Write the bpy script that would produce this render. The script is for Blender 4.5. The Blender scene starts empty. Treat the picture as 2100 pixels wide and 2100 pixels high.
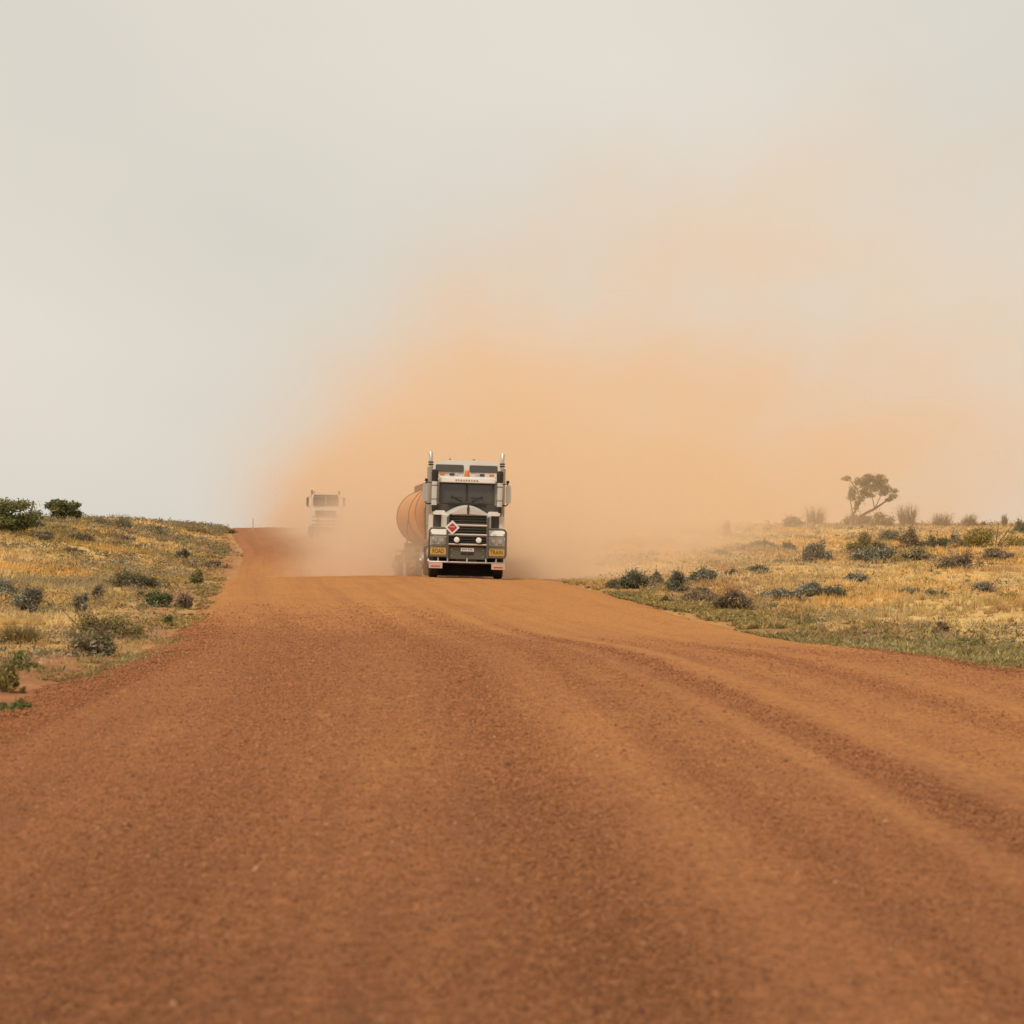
import bpy, bmesh, math, random
import numpy as np
from mathutils import Vector, Matrix

random.seed(7)
RNG = np.random.default_rng(11)
R = math.radians
scene = bpy.context.scene
COL = scene.collection

# ------------------------------------------------------------------ camera
FPX, CAMH, HOR = 3840.0, 1.45, 1100.0        # focal length and eye level in photograph pixels (2100 wide)
cam_d = bpy.data.cameras.new('camera')
cam = bpy.data.objects.new('camera', cam_d)
COL.objects.link(cam)
cam.location = (0, 0, CAMH)
cam.rotation_euler = (R(90) + math.atan((HOR - 1050) / FPX), 0, 0)
cam_d.sensor_width = 36
cam_d.lens = 36 * FPX / 2100
cam_d.clip_end = 9000
cam_d.dof.use_dof = True
cam_d.dof.focus_distance = 60
cam_d.dof.aperture_fstop = 3.0
scene.camera = cam

# ------------------------------------------------------------------ world, sun, exposure
SUN_EL, SUN_ROT = R(56), R(215)
world = bpy.data.worlds.new('World')
scene.world = world
world.use_nodes = True
wt = world.node_tree
wt.nodes.clear()
w_out = wt.nodes.new('ShaderNodeOutputWorld')
w_bg = wt.nodes.new('ShaderNodeBackground')
w_sky = wt.nodes.new('ShaderNodeTexSky')
w_sky.sky_type = 'NISHITA'
w_sky.sun_disc = False
w_sky.sun_elevation = SUN_EL
w_sky.sun_rotation = SUN_ROT
w_sky.dust_density = 6.0
w_sky.air_density = 1.5
w_co = wt.nodes.new('ShaderNodeTexCoord')
w_n = wt.nodes.new('ShaderNodeTexNoise')
w_n.inputs['Scale'].default_value = 3.2
w_n.inputs['Detail'].default_value = 3.0
w_n.inputs['Roughness'].default_value = 0.4
w_mp = wt.nodes.new('ShaderNodeMapping')
w_mp.inputs['Scale'].default_value = (1, 1, 1.7)
w_r = wt.nodes.new('ShaderNodeValToRGB')     # the cloud deck: pale warm grey with faint broad patches
w_r.color_ramp.elements[0].position = 0.3
w_r.color_ramp.elements[0].color = (6.65, 6.25, 5.50, 1)
w_r.color_ramp.elements[1].position = 0.72
w_r.color_ramp.elements[1].color = (7.45, 6.92, 6.08, 1)
w_mx = wt.nodes.new('ShaderNodeMix')
w_mx.data_type = 'RGBA'
w_mx.inputs['Factor'].default_value = 0.93
L = wt.links.new
L(w_co.outputs['Generated'], w_mp.inputs['Vector'])
L(w_mp.outputs['Vector'], w_n.inputs['Vector'])
L(w_n.outputs['Fac'], w_r.inputs['Fac'])
L(w_sky.outputs['Color'], w_mx.inputs['A'])
L(w_r.outputs['Color'], w_mx.inputs['B'])
L(w_mx.outputs['Result'], w_bg.inputs['Color'])
w_bg.inputs['Strength'].default_value = 0.109
L(w_bg.outputs['Background'], w_out.inputs['Surface'])

sun_d = bpy.data.lights.new('sun', 'SUN')
sun_d.energy = 2.05
sun_d.angle = R(10)
sun_d.color = (1.0, 0.93, 0.82)
sun = bpy.data.objects.new('sun', sun_d)
COL.objects.link(sun)
_sd = Vector((math.sin(SUN_ROT) * math.cos(SUN_EL), math.cos(SUN_ROT) * math.cos(SUN_EL), math.sin(SUN_EL)))
sun.rotation_euler = _sd.to_track_quat('Z', 'Y').to_euler()
sun.location = (-20, -20, 60)

vs = scene.view_settings
vs.view_transform = 'Standard'
vs.look = 'None'
vs.exposure = 0.0
vs.gamma = 1.0
vs.use_curve_mapping = False
cy = scene.cycles
cy.volume_bounces = 6
cy.max_bounces = 8
cy.diffuse_bounces = 2
cy.glossy_bounces = 3
cy.transmission_bounces = 3
cy.volume_step_rate = 2.0
cy.volume_max_steps = 400
cy.use_denoising = True

# ------------------------------------------------------------------ helpers: numbers
def noise2(x, y, seed=0):
    x = np.asarray(x, float); y = np.asarray(y, float)
    xi = np.floor(x).astype(np.int64); yi = np.floor(y).astype(np.int64)
    fx = x - xi; fy = y - yi
    fx = fx * fx * (3 - 2 * fx); fy = fy * fy * (3 - 2 * fy)
    def h(a, b):
        n = (a * 374761393 + b * 668265263 + seed * 974711) & 0x7fffffff
        n = ((n ^ (n >> 13)) * 1274126177) & 0x7fffffff
        n = n ^ (n >> 16)
        return (n & 0xffff) / 65535.0
    return (h(xi, yi) * (1 - fx) + h(xi + 1, yi) * fx) * (1 - fy) + (h(xi, yi + 1) * (1 - fx) + h(xi + 1, yi + 1) * fx) * fy

def fbm(x, y, seed=0, o=4):
    t = 0; a = 0.5; s = 0
    for k in range(o):
        t = t + a * noise2(np.asarray(x) * 2 ** k, np.asarray(y) * 2 ** k, seed + k * 17); s += a; a *= 0.5
    return t / s

def curve(pts):
    xs = np.array([p[0] for p in pts], float); ys = np.array([p[1] for p in pts], float)
    h = np.diff(xs); d = np.diff(ys) / h
    m = np.zeros(len(xs)); m[0] = d[0]; m[-1] = d[-1]
    for i in range(1, len(xs) - 1):
        m[i] = (d[i - 1] * h[i] + d[i] * h[i - 1]) / (h[i] + h[i - 1])
    def f(x):
        x = np.asarray(x, float)
        xc = np.clip(x, xs[0], xs[-1])
        i = np.clip(np.searchsorted(xs, xc) - 1, 0, len(xs) - 2)
        t = (xc - xs[i]) / h[i]
        r = ((2 * t ** 3 - 3 * t ** 2 + 1) * ys[i] + (t ** 3 - 2 * t ** 2 + t) * h[i] * m[i]
             + (-2 * t ** 3 + 3 * t ** 2) * ys[i + 1] + (t ** 3 - t ** 2) * h[i] * m[i + 1])
        return r + np.where(x < xs[0], (x - xs[0]) * m[0], 0) + np.where(x > xs[-1], (x - xs[-1]) * m[-1], 0)
    return f

def sstep(a, b, x):
    t = np.clip((np.asarray(x, float) - a) / (b - a), 0, 1)
    return t * t * (3 - 2 * t)

# the road's centre line and the lie of the land
HW = 5.5
cx = curve([(-30, 1.4), (0, 1.3), (8.6, 1.2), (17, .95), (23, .7), (35, -.45), (60, -4), (85, -7.2), (110, -10.4), (150, -16.8), (174, -20.6), (260, -33.5), (420, -62)])
z_road = curve([(-30, 0), (12, 0), (23, -.02), (35, -.27), (47, -.07), (59, .17), (66, .05), (78, -.42), (88, -.35), (100, .10), (130, .85), (150, 1.28), (174, 1.66), (220, 2.15), (258, 2.68), (300, 2.6), (420, 1.2), (900, 0)])
z_left = curve([(-30, 0.1), (12, .05), (23, 0), (35, .05), (60, .65), (100, 1.85), (150, 2.6), (200, 3.1), (255, 3.5), (320, 3.2), (500, 1.0), (900, 0)])
z_right = curve([(-30, -.1), (12, -.1), (23, -.12), (35, -.15), (60, .0), (100, .62), (150, 1.7), (220, 2.75), (270, 3.0), (340, 2.5), (500, 1.0), (900, 0)])

def edge(u, y):
    """metres beyond the road's edge (negative on the road)"""
    return np.abs(u) - HW - np.where(u < 0, .6, 0.) * np.exp(-((y - 43) / 9.) ** 2)

def ground_z(x, y, relief=True):
    x = np.asarray(x, float); y = np.asarray(y, float)
    u = x - cx(np.clip(y, -30, 420))
    e = edge(u, y)
    t = sstep(-0.5, 13, e)
    yy = np.clip(y, -30, 900)
    side = np.where(u < 0, z_left(yy), z_right(yy))
    z = z_road(yy) * (1 - t) + side * t - 0.028 * np.minimum(np.abs(u), HW) * np.where(u > 0, 1, .6)
    if relief:
        k = sstep(0.2, 5, e)
        z = z + k * ((fbm(x * .16, y * .16, 3) - .5) * .85 + (fbm(x * .9, y * .9, 5, 3) - .5) * .26)
    return z

def on_ground(px, py, dmax=330):
    """the point of the ground seen at a pixel of the photograph"""
    dx = (px - 1050) / FPX; dz = (HOR - py) / FPX
    ds = np.exp(np.linspace(math.log(6), math.log(dmax), 1400))
    g = ground_z(dx * ds, ds, False)
    below = np.where(CAMH + dz * ds <= g)[0]
    d = ds[below[0]] if len(below) else None
    return d

# ------------------------------------------------------------------ helpers: objects
def tag(o, label=None, cat=None, group=None, kind=None):
    if label: o['label'] = label
    if cat: o['category'] = cat
    if group: o['group'] = group
    if kind: o['kind'] = kind
    return o

def empty(name, loc=(0, 0, 0), rot=(0, 0, 0)):
    o = bpy.data.objects.new(name, None)
    o.empty_display_size = .3
    COL.objects.link(o)
    o.location = loc; o.rotation_euler = rot
    return o

def np_mesh(name, verts, faces, mat=None, parent=None, tint=None, smooth=False):
    """faces: (n,3) or (n,4) index array; tint: per-face rgb"""
    me = bpy.data.meshes.new(name)
    verts = np.ascontiguousarray(verts, dtype=np.float32); faces = np.ascontiguousarray(faces, dtype=np.int32)
    n, k = faces.shape
    me.vertices.add(len(verts)); me.vertices.foreach_set('co', verts.ravel())
    me.loops.add(n * k); me.loops.foreach_set('vertex_index', faces.ravel())
    me.polygons.add(n); me.polygons.foreach_set('loop_start', np.arange(0, n * k, k, dtype=np.int32))
    if smooth: me.polygons.foreach_set('use_smooth', np.ones(n, dtype=bool))
    if tint is not None:
        a = me.attributes.new('tint', 'FLOAT_COLOR', 'FACE')
        t = np.ones((n, 4), np.float32); t[:, :3] = tint
        a.data.foreach_set('color', t.ravel())
    me.update(calc_edges=True)
    if mat: me.materials.append(mat)
    o = bpy.data.objects.new(name, me)
    COL.objects.link(o)
    if parent: o.parent = parent
    return o

class MB:
    """collects shapes into one mesh"""
    def __init__(s): s.v = []; s.f = []
    def add(s, vs, fs, M=None):
        b = len(s.v)
        s.v += [tuple(M @ Vector(p)) if M else tuple(p) for p in vs]
        s.f += [[i + b for i in f] for f in fs]
        return s
    def box(s, x0, x1, y0, y1, z0, z1, b=0.0, M=None):
        bm = bmesh.new()
        bmesh.ops.create_cube(bm, size=1, matrix=Matrix.Translation(((x0 + x1) / 2, (y0 + y1) / 2, (z0 + z1) / 2)) @ Matrix.Diagonal((abs(x1 - x0), abs(y1 - y0), abs(z1 - z0), 1)))
        if b: bmesh.ops.bevel(bm, geom=list(bm.edges), offset=b, segments=2, affect='EDGES', profile=.6)
        bm.verts.index_update()
        s.add([v.co[:] for v in bm.verts], [[v.index for v in f.verts] for f in bm.faces], M)
        bm.free(); return s
    def cyl(s, p0, p1, r0, r1=None, n=16, cap=True):
        r1 = r0 if r1 is None else r1
        return s.tube([p0, p1], [r0, r1], n, cap)
    def tube(s, path, r, n=8, cap=True):
        P = [Vector(p) for p in path]; rr = r if isinstance(r, (list, tuple)) else [r] * len(P)
        up = Vector((0, 0, 1)); vs, fs = [], []
        prev = None
        for i, p in enumerate(P):
            t = (P[min(i + 1, len(P) - 1)] - P[max(i - 1, 0)]).normalized()
            if prev is None:
                a = up if abs(t.z) < .9 else Vector((1, 0, 0))
                nrm = (a - t * a.dot(t)).normalized()
            else:
                nrm = (prev - t * prev.dot(t)).normalized()
            prev = nrm; bn = t.cross(nrm)
            for k in range(n):
                a = 2 * math.pi * k / n
                vs.append(p + (nrm * math.cos(a) + bn * math.sin(a)) * rr[i])
        for i in range(len(P) - 1):
            for k in range(n):
                fs.append([i * n + k, i * n + (k + 1) % n, (i + 1) * n + (k + 1) % n, (i + 1) * n + k])
        if cap:
            fs.append(list(range(n))[::-1]); fs.append([(len(P) - 1) * n + k for k in range(n)])
        return s.add(vs, fs)
    def lathe(s, prof, origin, axis='X', n=28):
        """prof: (along axis, radius)"""
        vs, fs = [], []
        for a, r in prof:
            for k in range(n):
                t = 2 * math.pi * k / n
                c, d = math.cos(t) * r, math.sin(t) * r
                q = (a, c, d) if axis == 'X' else (c, a, d) if axis == 'Y' else (c, d, a)
                vs.append((origin[0] + q[0], origin[1] + q[1], origin[2] + q[2]))
        for i in range(len(prof) - 1):
            for k in range(n):
                fs.append([i * n + k, i * n + (k + 1) % n, (i + 1) * n + (k + 1) % n, (i + 1) * n + k])
        fs.append(list(range(n))); fs.append([(len(prof) - 1) * n + k for k in range(n)])
        return s.add(vs, fs)
    def loft(s, secs, cap=True, closed=True):
        n = len(secs[0]); vs = [p for q in secs for p in q]; fs = []
        for i in range(len(secs) - 1):
            for k in range(n if closed else n - 1):
                fs.append([i * n + k, i * n + (k + 1) % n, (i + 1) * n + (k + 1) % n, (i + 1) * n + k])
        if cap and closed:
            fs.append(list(range(n))[::-1]); fs.append([(len(secs) - 1) * n + k for k in range(n)])
        return s.add(vs, fs)
    def prism(s, poly, a0, a1, axis='X'):
        def q(p, a): return (a, p[0], p[1]) if axis == 'X' else (p[0], a, p[1]) if axis == 'Y' else (p[0], p[1], a)
        return s.loft([[q(p, a0) for p in poly], [q(p, a1) for p in poly]])
    def build(s, name, mat, parent=None, smooth=False, bevel=0):
        bm = bmesh.new()
        vv = [bm.verts.new(p) for p in s.v]
        for f in s.f:
            try: bm.faces.new([vv[i] for i in f])
            except ValueError: pass
        bmesh.ops.recalc_face_normals(bm, faces=list(bm.faces))
        if bevel: bmesh.ops.bevel(bm, geom=[e for e in bm.edges if len(e.link_faces) == 2 and e.calc_face_angle(0) > .6], offset=bevel, segments=2, affect='EDGES')
        me = bpy.data.meshes.new(name)
        if smooth:
            for f in bm.faces: f.smooth = True
        bm.to_mesh(me); bm.free()
        if smooth:
            try: me.set_sharp_from_angle(angle=R(38))
            except Exception: pass
        me.materials.append(mat)
        o = bpy.data.objects.new(name, me); COL.objects.link(o)
        if parent: o.parent = parent
        return o

# ------------------------------------------------------------------ helpers: materials
def node_mat(name):
    m = bpy.data.materials.new(name); m.use_nodes = True
    nt = m.node_tree
    return m, nt, nt.nodes['Principled BSDF']

def ramp(nt, fac, stops):
    r = nt.nodes.new('ShaderNodeValToRGB')
    while len(r.color_ramp.elements) < len(stops): r.color_ramp.elements.new(.5)
    for e, (p, c) in zip(r.color_ramp.elements, stops):
        e.position = p; e.color = (*c, 1) if len(c) == 3 else c
    nt.links.new(fac, r.inputs['Fac'])
    return r.outputs['Color']

def noise(nt, vec, scale, detail=4, rough=.55, sc=None):
    n = nt.nodes.new('ShaderNodeTexNoise')
    n.inputs['Scale'].default_value = scale; n.inputs['Detail'].default_value = detail; n.inputs['Roughness'].default_value = rough
    if sc:
        mp = nt.nodes.new('ShaderNodeMapping'); mp.inputs['Scale'].default_value = sc
        nt.links.new(vec, mp.inputs['Vector']); vec = mp.outputs['Vector']
    nt.links.new(vec, n.inputs['Vector'])
    return n.outputs['Fac']

def mixc(nt, f, a, b, mode='MIX'):
    m = nt.nodes.new('ShaderNodeMix'); m.data_type = 'RGBA'; m.blend_type = mode
    for s, k in ((f, 'Factor'), (a, 'A'), (b, 'B')):
        i = m.inputs[k]
        if isinstance(s, (int, float)): i.default_value = s
        elif isinstance(s, tuple): i.default_value = (*s, 1)
        else: nt.links.new(s, i)
    return m.outputs['Result']

def mth(nt, op, a, b=None, c=None):
    m = nt.nodes.new('ShaderNodeMath'); m.operation = op
    for i, s in enumerate((a, b, c)):
        if s is None: continue
        if isinstance(s, (int, float)): m.inputs[i].default_value = s
        else: nt.links.new(s, m.inputs[i])
    return m.outputs[0]

def bump(nt, h, strength, dist, prev=None):
    b = nt.nodes.new('ShaderNodeBump'); b.inputs['Strength'].default_value = strength; b.inputs['Distance'].default_value = dist
    nt.links.new(h, b.inputs['Height'])
    if prev: nt.links.new(prev, b.inputs['Normal'])
    return b.outputs['Normal']

DUSTC = (.50, .27, .12)
def paint(name, col, rough=.35, metal=0., dust=.35, spec=.5, dscale=2.2, coat=0.):
    """paint or metal with a film of road dust in uneven patches"""
    m, nt, p = node_mat(name)
    tc = nt.nodes.new('ShaderNodeTexCoord').outputs['Object']
    n1 = noise(nt, tc, dscale, 5, .6)
    n2 = noise(nt, tc, 19, 3, .6, (1, 1, .3))
    f = mth(nt, 'MULTIPLY', mth(nt, 'MULTIPLY_ADD', n2, .5, n1), dust)
    f = mth(nt, 'MINIMUM', f, 1.)
    nt.links.new(mixc(nt, f, tuple(col), DUSTC), p.inputs['Base Color'])
    nt.links.new(mth(nt, 'MULTIPLY_ADD', f, .5, rough), p.inputs['Roughness'])
    if metal: nt.links.new(mth(nt, 'MULTIPLY_ADD', f, -metal * .8, metal), p.inputs['Metallic'])
    p.inputs['Specular IOR Level'].default_value = spec
    if coat: p.inputs['Coat Weight'].default_value = coat
    return m

M = {}
M['white'] = paint('white_paint', (.78, .76, .70), .3, 0, .30, coat=.3)
M['white_dusty'] = paint('dusty_white_paint', (.74, .70, .62), .45, 0, .42)
M['cab_grey'] = paint('grey_cab_paint', (.30, .30, .26), .4, .1, .30)
M['chrome'] = paint('chrome', (.80, .80, .78), .16, 1, .30)
M['alloy'] = paint('brushed_alloy', (.58, .58, .56), .32, 1, .30)
M['steel'] = paint('grey_green_steel', (.075, .090, .072), .45, .15, .12)
M['dark_steel'] = paint('dark_steel', (.035, .037, .033), .5, .1, .10)
M['black'] = paint('black_plastic', (.014, .014, .013), .6, 0, .06, .3)
M['rubber'] = paint('tyre_rubber', (.018, .017, .016), .85, 0, .10, .2)
M['glass'] = paint('tinted_glass', (.022, .026, .024), .05, 0, .10, .7, dscale=1.2)
M['tank'] = paint('dust_coated_tank', (.62, .25, .07), .5, 0, .45, dscale=1.1)
M['tank_dark'] = paint('dust_coated_steel', (.14, .085, .05), .6, 0, .5)
M['yellow'] = paint('yellow_sign', (.62, .39, .04), .5, 0, .42, dscale=7)
M['reflector'] = paint('dusty_reflector_board', (.66, .44, .36), .45, 0, .3)
M['red'] = paint('red_sign', (.42, .02, .03), .4, 0, .1)
M['sign_white'] = paint('white_sign', (.80, .77, .74), .4, 0, .14)
M['ink'] = paint('black_ink', (.03, .025, .02), .5, 0, .12)
M['brown_ink'] = paint('brown_lettering', (.30, .16, .10), .5, 0, .1)
M['amber'] = paint('amber_lens', (.70, .20, .02), .2, 0, .1)
M['lens'] = paint('clear_lamp_lens', (.86, .86, .82), .12, 0, .05, .8)
M['grey_lens'] = paint('headlamp_lens', (.50, .52, .48), .12, .3, .15, .8)
M['bark'] = paint('bark', (.17, .12, .08), .85, 0, .15)
M['post'] = paint('weathered_post', (.48, .43, .33), .7, 0, .2)

def leaf_mat():
    m, nt, p = node_mat('leaf')
    a = nt.nodes.new('ShaderNodeAttribute'); a.attribute_name = 'tint'
    nt.links.new(a.outputs['Color'], p.inputs['Base Color'])
    p.inputs['Roughness'].default_value = .75
    p.inputs['Specular IOR Level'].default_value = .2
    t = nt.nodes.new('ShaderNodeBsdfTranslucent')
    nt.links.new(a.outputs['Color'], t.inputs['Color'])
    mx = nt.nodes.new('ShaderNodeMixShader'); mx.inputs[0].default_value = .28
    o = nt.nodes['Material Output']
    nt.links.new(p.outputs[0], mx.inputs[1]); nt.links.new(t.outputs[0], mx.inputs[2])
    nt.links.new(mx.outputs[0], o.inputs['Surface'])
    return m
M['leaf'] = leaf_mat()

def stone_mat():
    m, nt, p = node_mat('gravel_stone')
    a = nt.nodes.new('ShaderNodeAttribute'); a.attribute_name = 'tint'; a.attribute_type = 'INSTANCER'
    nt.links.new(a.outputs['Color'], p.inputs['Base Color'])
    p.inputs['Roughness'].default_value = .9
    p.inputs['Specular IOR Level'].default_value = .2
    return m
M['stone'] = stone_mat()

def ground_mat():
    m, nt, p = node_mat('dry_ground')
    tc = nt.nodes.new('ShaderNodeTexCoord').outputs['Object']
    n1 = noise(nt, tc, .16, 5, .6)
    n2 = noise(nt, tc, 1.3, 6, .65)
    n3 = noise(nt, tc, 14, 4, .6)
    straw = ramp(nt, n2, [(.30, (.42, .22, .085)), (.48, (.64, .40, .14)), (.68, (.70, .48, .20))])
    soil = ramp(nt, n2, [(.3, (.27, .105, .05)), (.7, (.46, .21, .09))])
    at = nt.nodes.new('ShaderNodeAttribute'); at.attribute_name = 'verge'
    f = mth(nt, 'ADD', mth(nt, 'MULTIPLY', n1, .5), mth(nt, 'MULTIPLY', n2, .5))
    f = ramp(nt, mth(nt, 'ADD', f, at.outputs['Fac']), [(.66, (0, 0, 0)), (.95, (1, 1, 1))])
    c = mixc(nt, f, straw, soil)
    c = mixc(nt, .35, c, ramp(nt, n3, [(.3, (.45, .45, .45)), (.7, (1.15, 1.15, 1.15))]), 'MULTIPLY')
    nt.links.new(c, p.inputs['Base Color'])
    p.inputs['Roughness'].default_value = .95
    p.inputs['Specular IOR Level'].default_value = .1
    nt.links.new(bump(nt, n3, .6, .05), p.inputs['Normal'])
    return m
M['ground'] = ground_mat()

def road_mat():
    m, nt, p = node_mat('red_gravel')
    uv = nt.nodes.new('ShaderNodeUVMap'); uv.uv_map = 'road'
    UV = uv.outputs['UV']
    tc = nt.nodes.new('ShaderNodeTexCoord').outputs['Object']
    sep = nt.nodes.new('ShaderNodeSeparateXYZ'); nt.links.new(UV, sep.inputs[0])
    U, Y = sep.outputs[0], sep.outputs[1]
    dust = nt.nodes.new('ShaderNodeAttribute'); dust.attribute_name = 'fines'     # loose orange fines against bare dark gravel
    streak = noise(nt, UV, 1.0, 5, .65, (1.6, .06, 1))
    streak2 = noise(nt, UV, 1.0, 3, .6, (5.5, .12, 1))
    patch = noise(nt, tc, .55, 5, .6)
    lump = noise(nt, tc, 7, 5, .65)
    grit = noise(nt, tc, 22, 6, .85)
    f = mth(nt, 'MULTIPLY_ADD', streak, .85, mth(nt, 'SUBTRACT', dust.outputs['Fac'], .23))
    f = mth(nt, 'MULTIPLY_ADD', streak2, .46, f)
    f = mth(nt, 'MULTIPLY_ADD', patch, .45, f)
    f = mth(nt, 'MULTIPLY_ADD', lump, .35, f)
    c = ramp(nt, mth(nt, 'MULTIPLY', f, .5), [(.24, (.150, .060, .028)), (.40, (.250, .098, .041)), (.58, (.340, .138, .052)), (.80, (.45, .196, .060))])
    g = ramp(nt, grit, [(.34, (.42, .39, .36)), (.5, (1, 1, 1)), (.66, (1.5, 1.45, 1.4))])
    c = mixc(nt, .85, c, g, 'MULTIPLY')
    l2 = ramp(nt, lump, [(.3, (.70, .68, .66)), (.5, (1, 1, 1)), (.72, (1.2, 1.2, 1.2))])
    c = mixc(nt, .3, c, l2, 'MULTIPLY')
    nt.links.new(c, p.inputs['Base Color'])
    p.inputs['Roughness'].default_value = .95
    p.inputs['Specular IOR Level'].default_value = .12
    b = bump(nt, lump, .7, .035)
    nt.links.new(bump(nt, grit, .7, .012, b), p.inputs['Normal'])
    return m
M['road'] = road_mat()

# ------------------------------------------------------------------ ground and road
def grid_mesh(X, Y, Z, name, mat):
    r, c = X.shape
    v = np.stack([X, Y, Z], -1).reshape(-1, 3)
    i = np.arange(r * c).reshape(r, c)
    f = np.stack([i[:-1, :-1], i[:-1, 1:], i[1:, 1:], i[1:, :-1]], -1).reshape(-1, 4)
    return np_mesh(name, v, f, mat, smooth=True)

def spaced(a, b, s0, k):
    out = [a]
    while out[-1] < b: out.append(out[-1] + max(s0, k * abs(out[-1])))
    return np.array(out)

ys = np.concatenate([np.array([-400, -150, -70, -30, -15, -8, -4, 0, 2, 4]), spaced(5, 420, .5, .012), np.array([500, 640, 900, 1400, 2200, 3500, 6000])])
xr = spaced(0, 150, .5, .022)
xr = np.concatenate([xr, np.array([200, 300, 500, 900, 1600, 3000, 5000])])
xs = np.concatenate([-xr[:0:-1], xr])
uu, yy = np.meshgrid(xs, ys)
xx = uu + np.where(np.abs(uu) < 200, cx(np.clip(yy, -30, 420)), 0)
zz = ground_z(xx, yy)
e = edge(uu, yy)
zz = zz - .22 * (1 - sstep(-1.2, .4, e))            # the bed under the road
zz = np.where(yy > 900, np.minimum(zz, 0) - (yy - 900) * .004, zz)
g = grid_mesh(xx, yy, zz, 'ground', M['ground'])
tag(g, kind='structure', label='dry grassland ground of straw and red soil on both sides of the road')
a = g.data.attributes.new('verge', 'FLOAT', 'POINT')
a.data.foreach_set('value', (np.clip(1 - np.abs(e - .5) / 3.2, 0, 1) * .42 + .35 * sstep(27, 20, yy) * sstep(7, 2, e)).ravel().astype(np.float32))

def road_z(x, y):
    return ground_z(x, y, False)
ru = np.linspace(-HW - .25, HW + .25, 161)
ry = np.concatenate([np.arange(-30, 2, 1.0), spaced(2, 420, .05, .0046)])
U, Yg = np.meshgrid(ru, ry)
rag = (fbm(np.sign(U) * 40 + Yg * 0.9, Yg * .25, 9, 4) - .5) * 1.5 + (fbm(Yg * .17, np.sign(U) * 7, 19, 3) - .5) * 1.4
edge_w = sstep(HW - .9, HW + .2, np.abs(U))
Ud = (U + np.sign(U) * edge_w * rag) * np.where(U < 0, 1 + .11 * np.exp(-((Yg - 43) / 9.) ** 2), 1)
Xg = Ud + cx(np.clip(Yg, -30, 420))
drift = .035 * (np.minimum(Yg, 45) - 18)
T = Ud + drift                                      # lateral position measured along the wheel tracks
def band(c0, w): return np.exp(-((T - c0) / w) ** 2)
wob = (fbm(Yg * .10, Ud * .5, 31, 3) - .5) * .22
T = T + wob
ruts = .95 * band(1.05, .24) + .55 * band(-1.3, .35) + .35 * band(2.9, .35) + .3 * band(-3.1, .5) + .3 * band(-.15, .18) + .3 * band(.45, .15)
ridges = .5 * band(.62, .16) + band(1.50, .20) + .4 * band(2.3, .3) + .6 * band(3.5, .28) + .3 * band(-.6, .3)
Zg = road_z(Xg, Yg) + .012 - .008 * ruts + .009 * ridges
Zg = Zg + (fbm(Xg * 1.3, Yg * 1.3, 41, 4) - .5) * .035 + (fbm(Xg * 6, Yg * 6, 43, 3) - .5) * .022
Zg = Zg - edge_w * .10 + np.exp(-((np.abs(Ud) - HW + .6) / .5) ** 2) * .04
rd = grid_mesh(Xg, Yg, Zg, 'road', M['road'])
tag(rd, kind='structure', label='wide red gravel road curving left over a crest')
uvl = rd.data.uv_layers.new(name='road')
li = np.empty(len(rd.data.loops), np.int32); rd.data.loops.foreach_get('vertex_index', li)
uvs = np.stack([T.ravel()[li], Yg.ravel()[li]], -1).astype(np.float32)
uvl.data.foreach_set('uv', uvs.ravel())
fines = .42 - .14 * np.clip(ruts, 0, 1) + .11 * np.clip(ridges, 0, 1)
fines = fines + .27 * sstep(25, 46, Yg + Ud * .8 + (fbm(Xg * .35, Yg * .2, 141, 4) - .5) * 9) - .17 * sstep(-1, -3.5, Ud) * (1 - sstep(30, 37, Yg)) + .09 * sstep(0, 3, Ud)
fines = fines - .30 * (1 - sstep(5, 14, Yg)) * (.5 + fbm(Xg * .7, Yg * .5, 131, 3))  # lower towards the camera, which darkens the road colour there
fines = fines - .42 * sstep(90, 115, Yg)
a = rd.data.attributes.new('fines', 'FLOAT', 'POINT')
a.data.foreach_set('value', fines.ravel().astype(np.float32))

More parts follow.
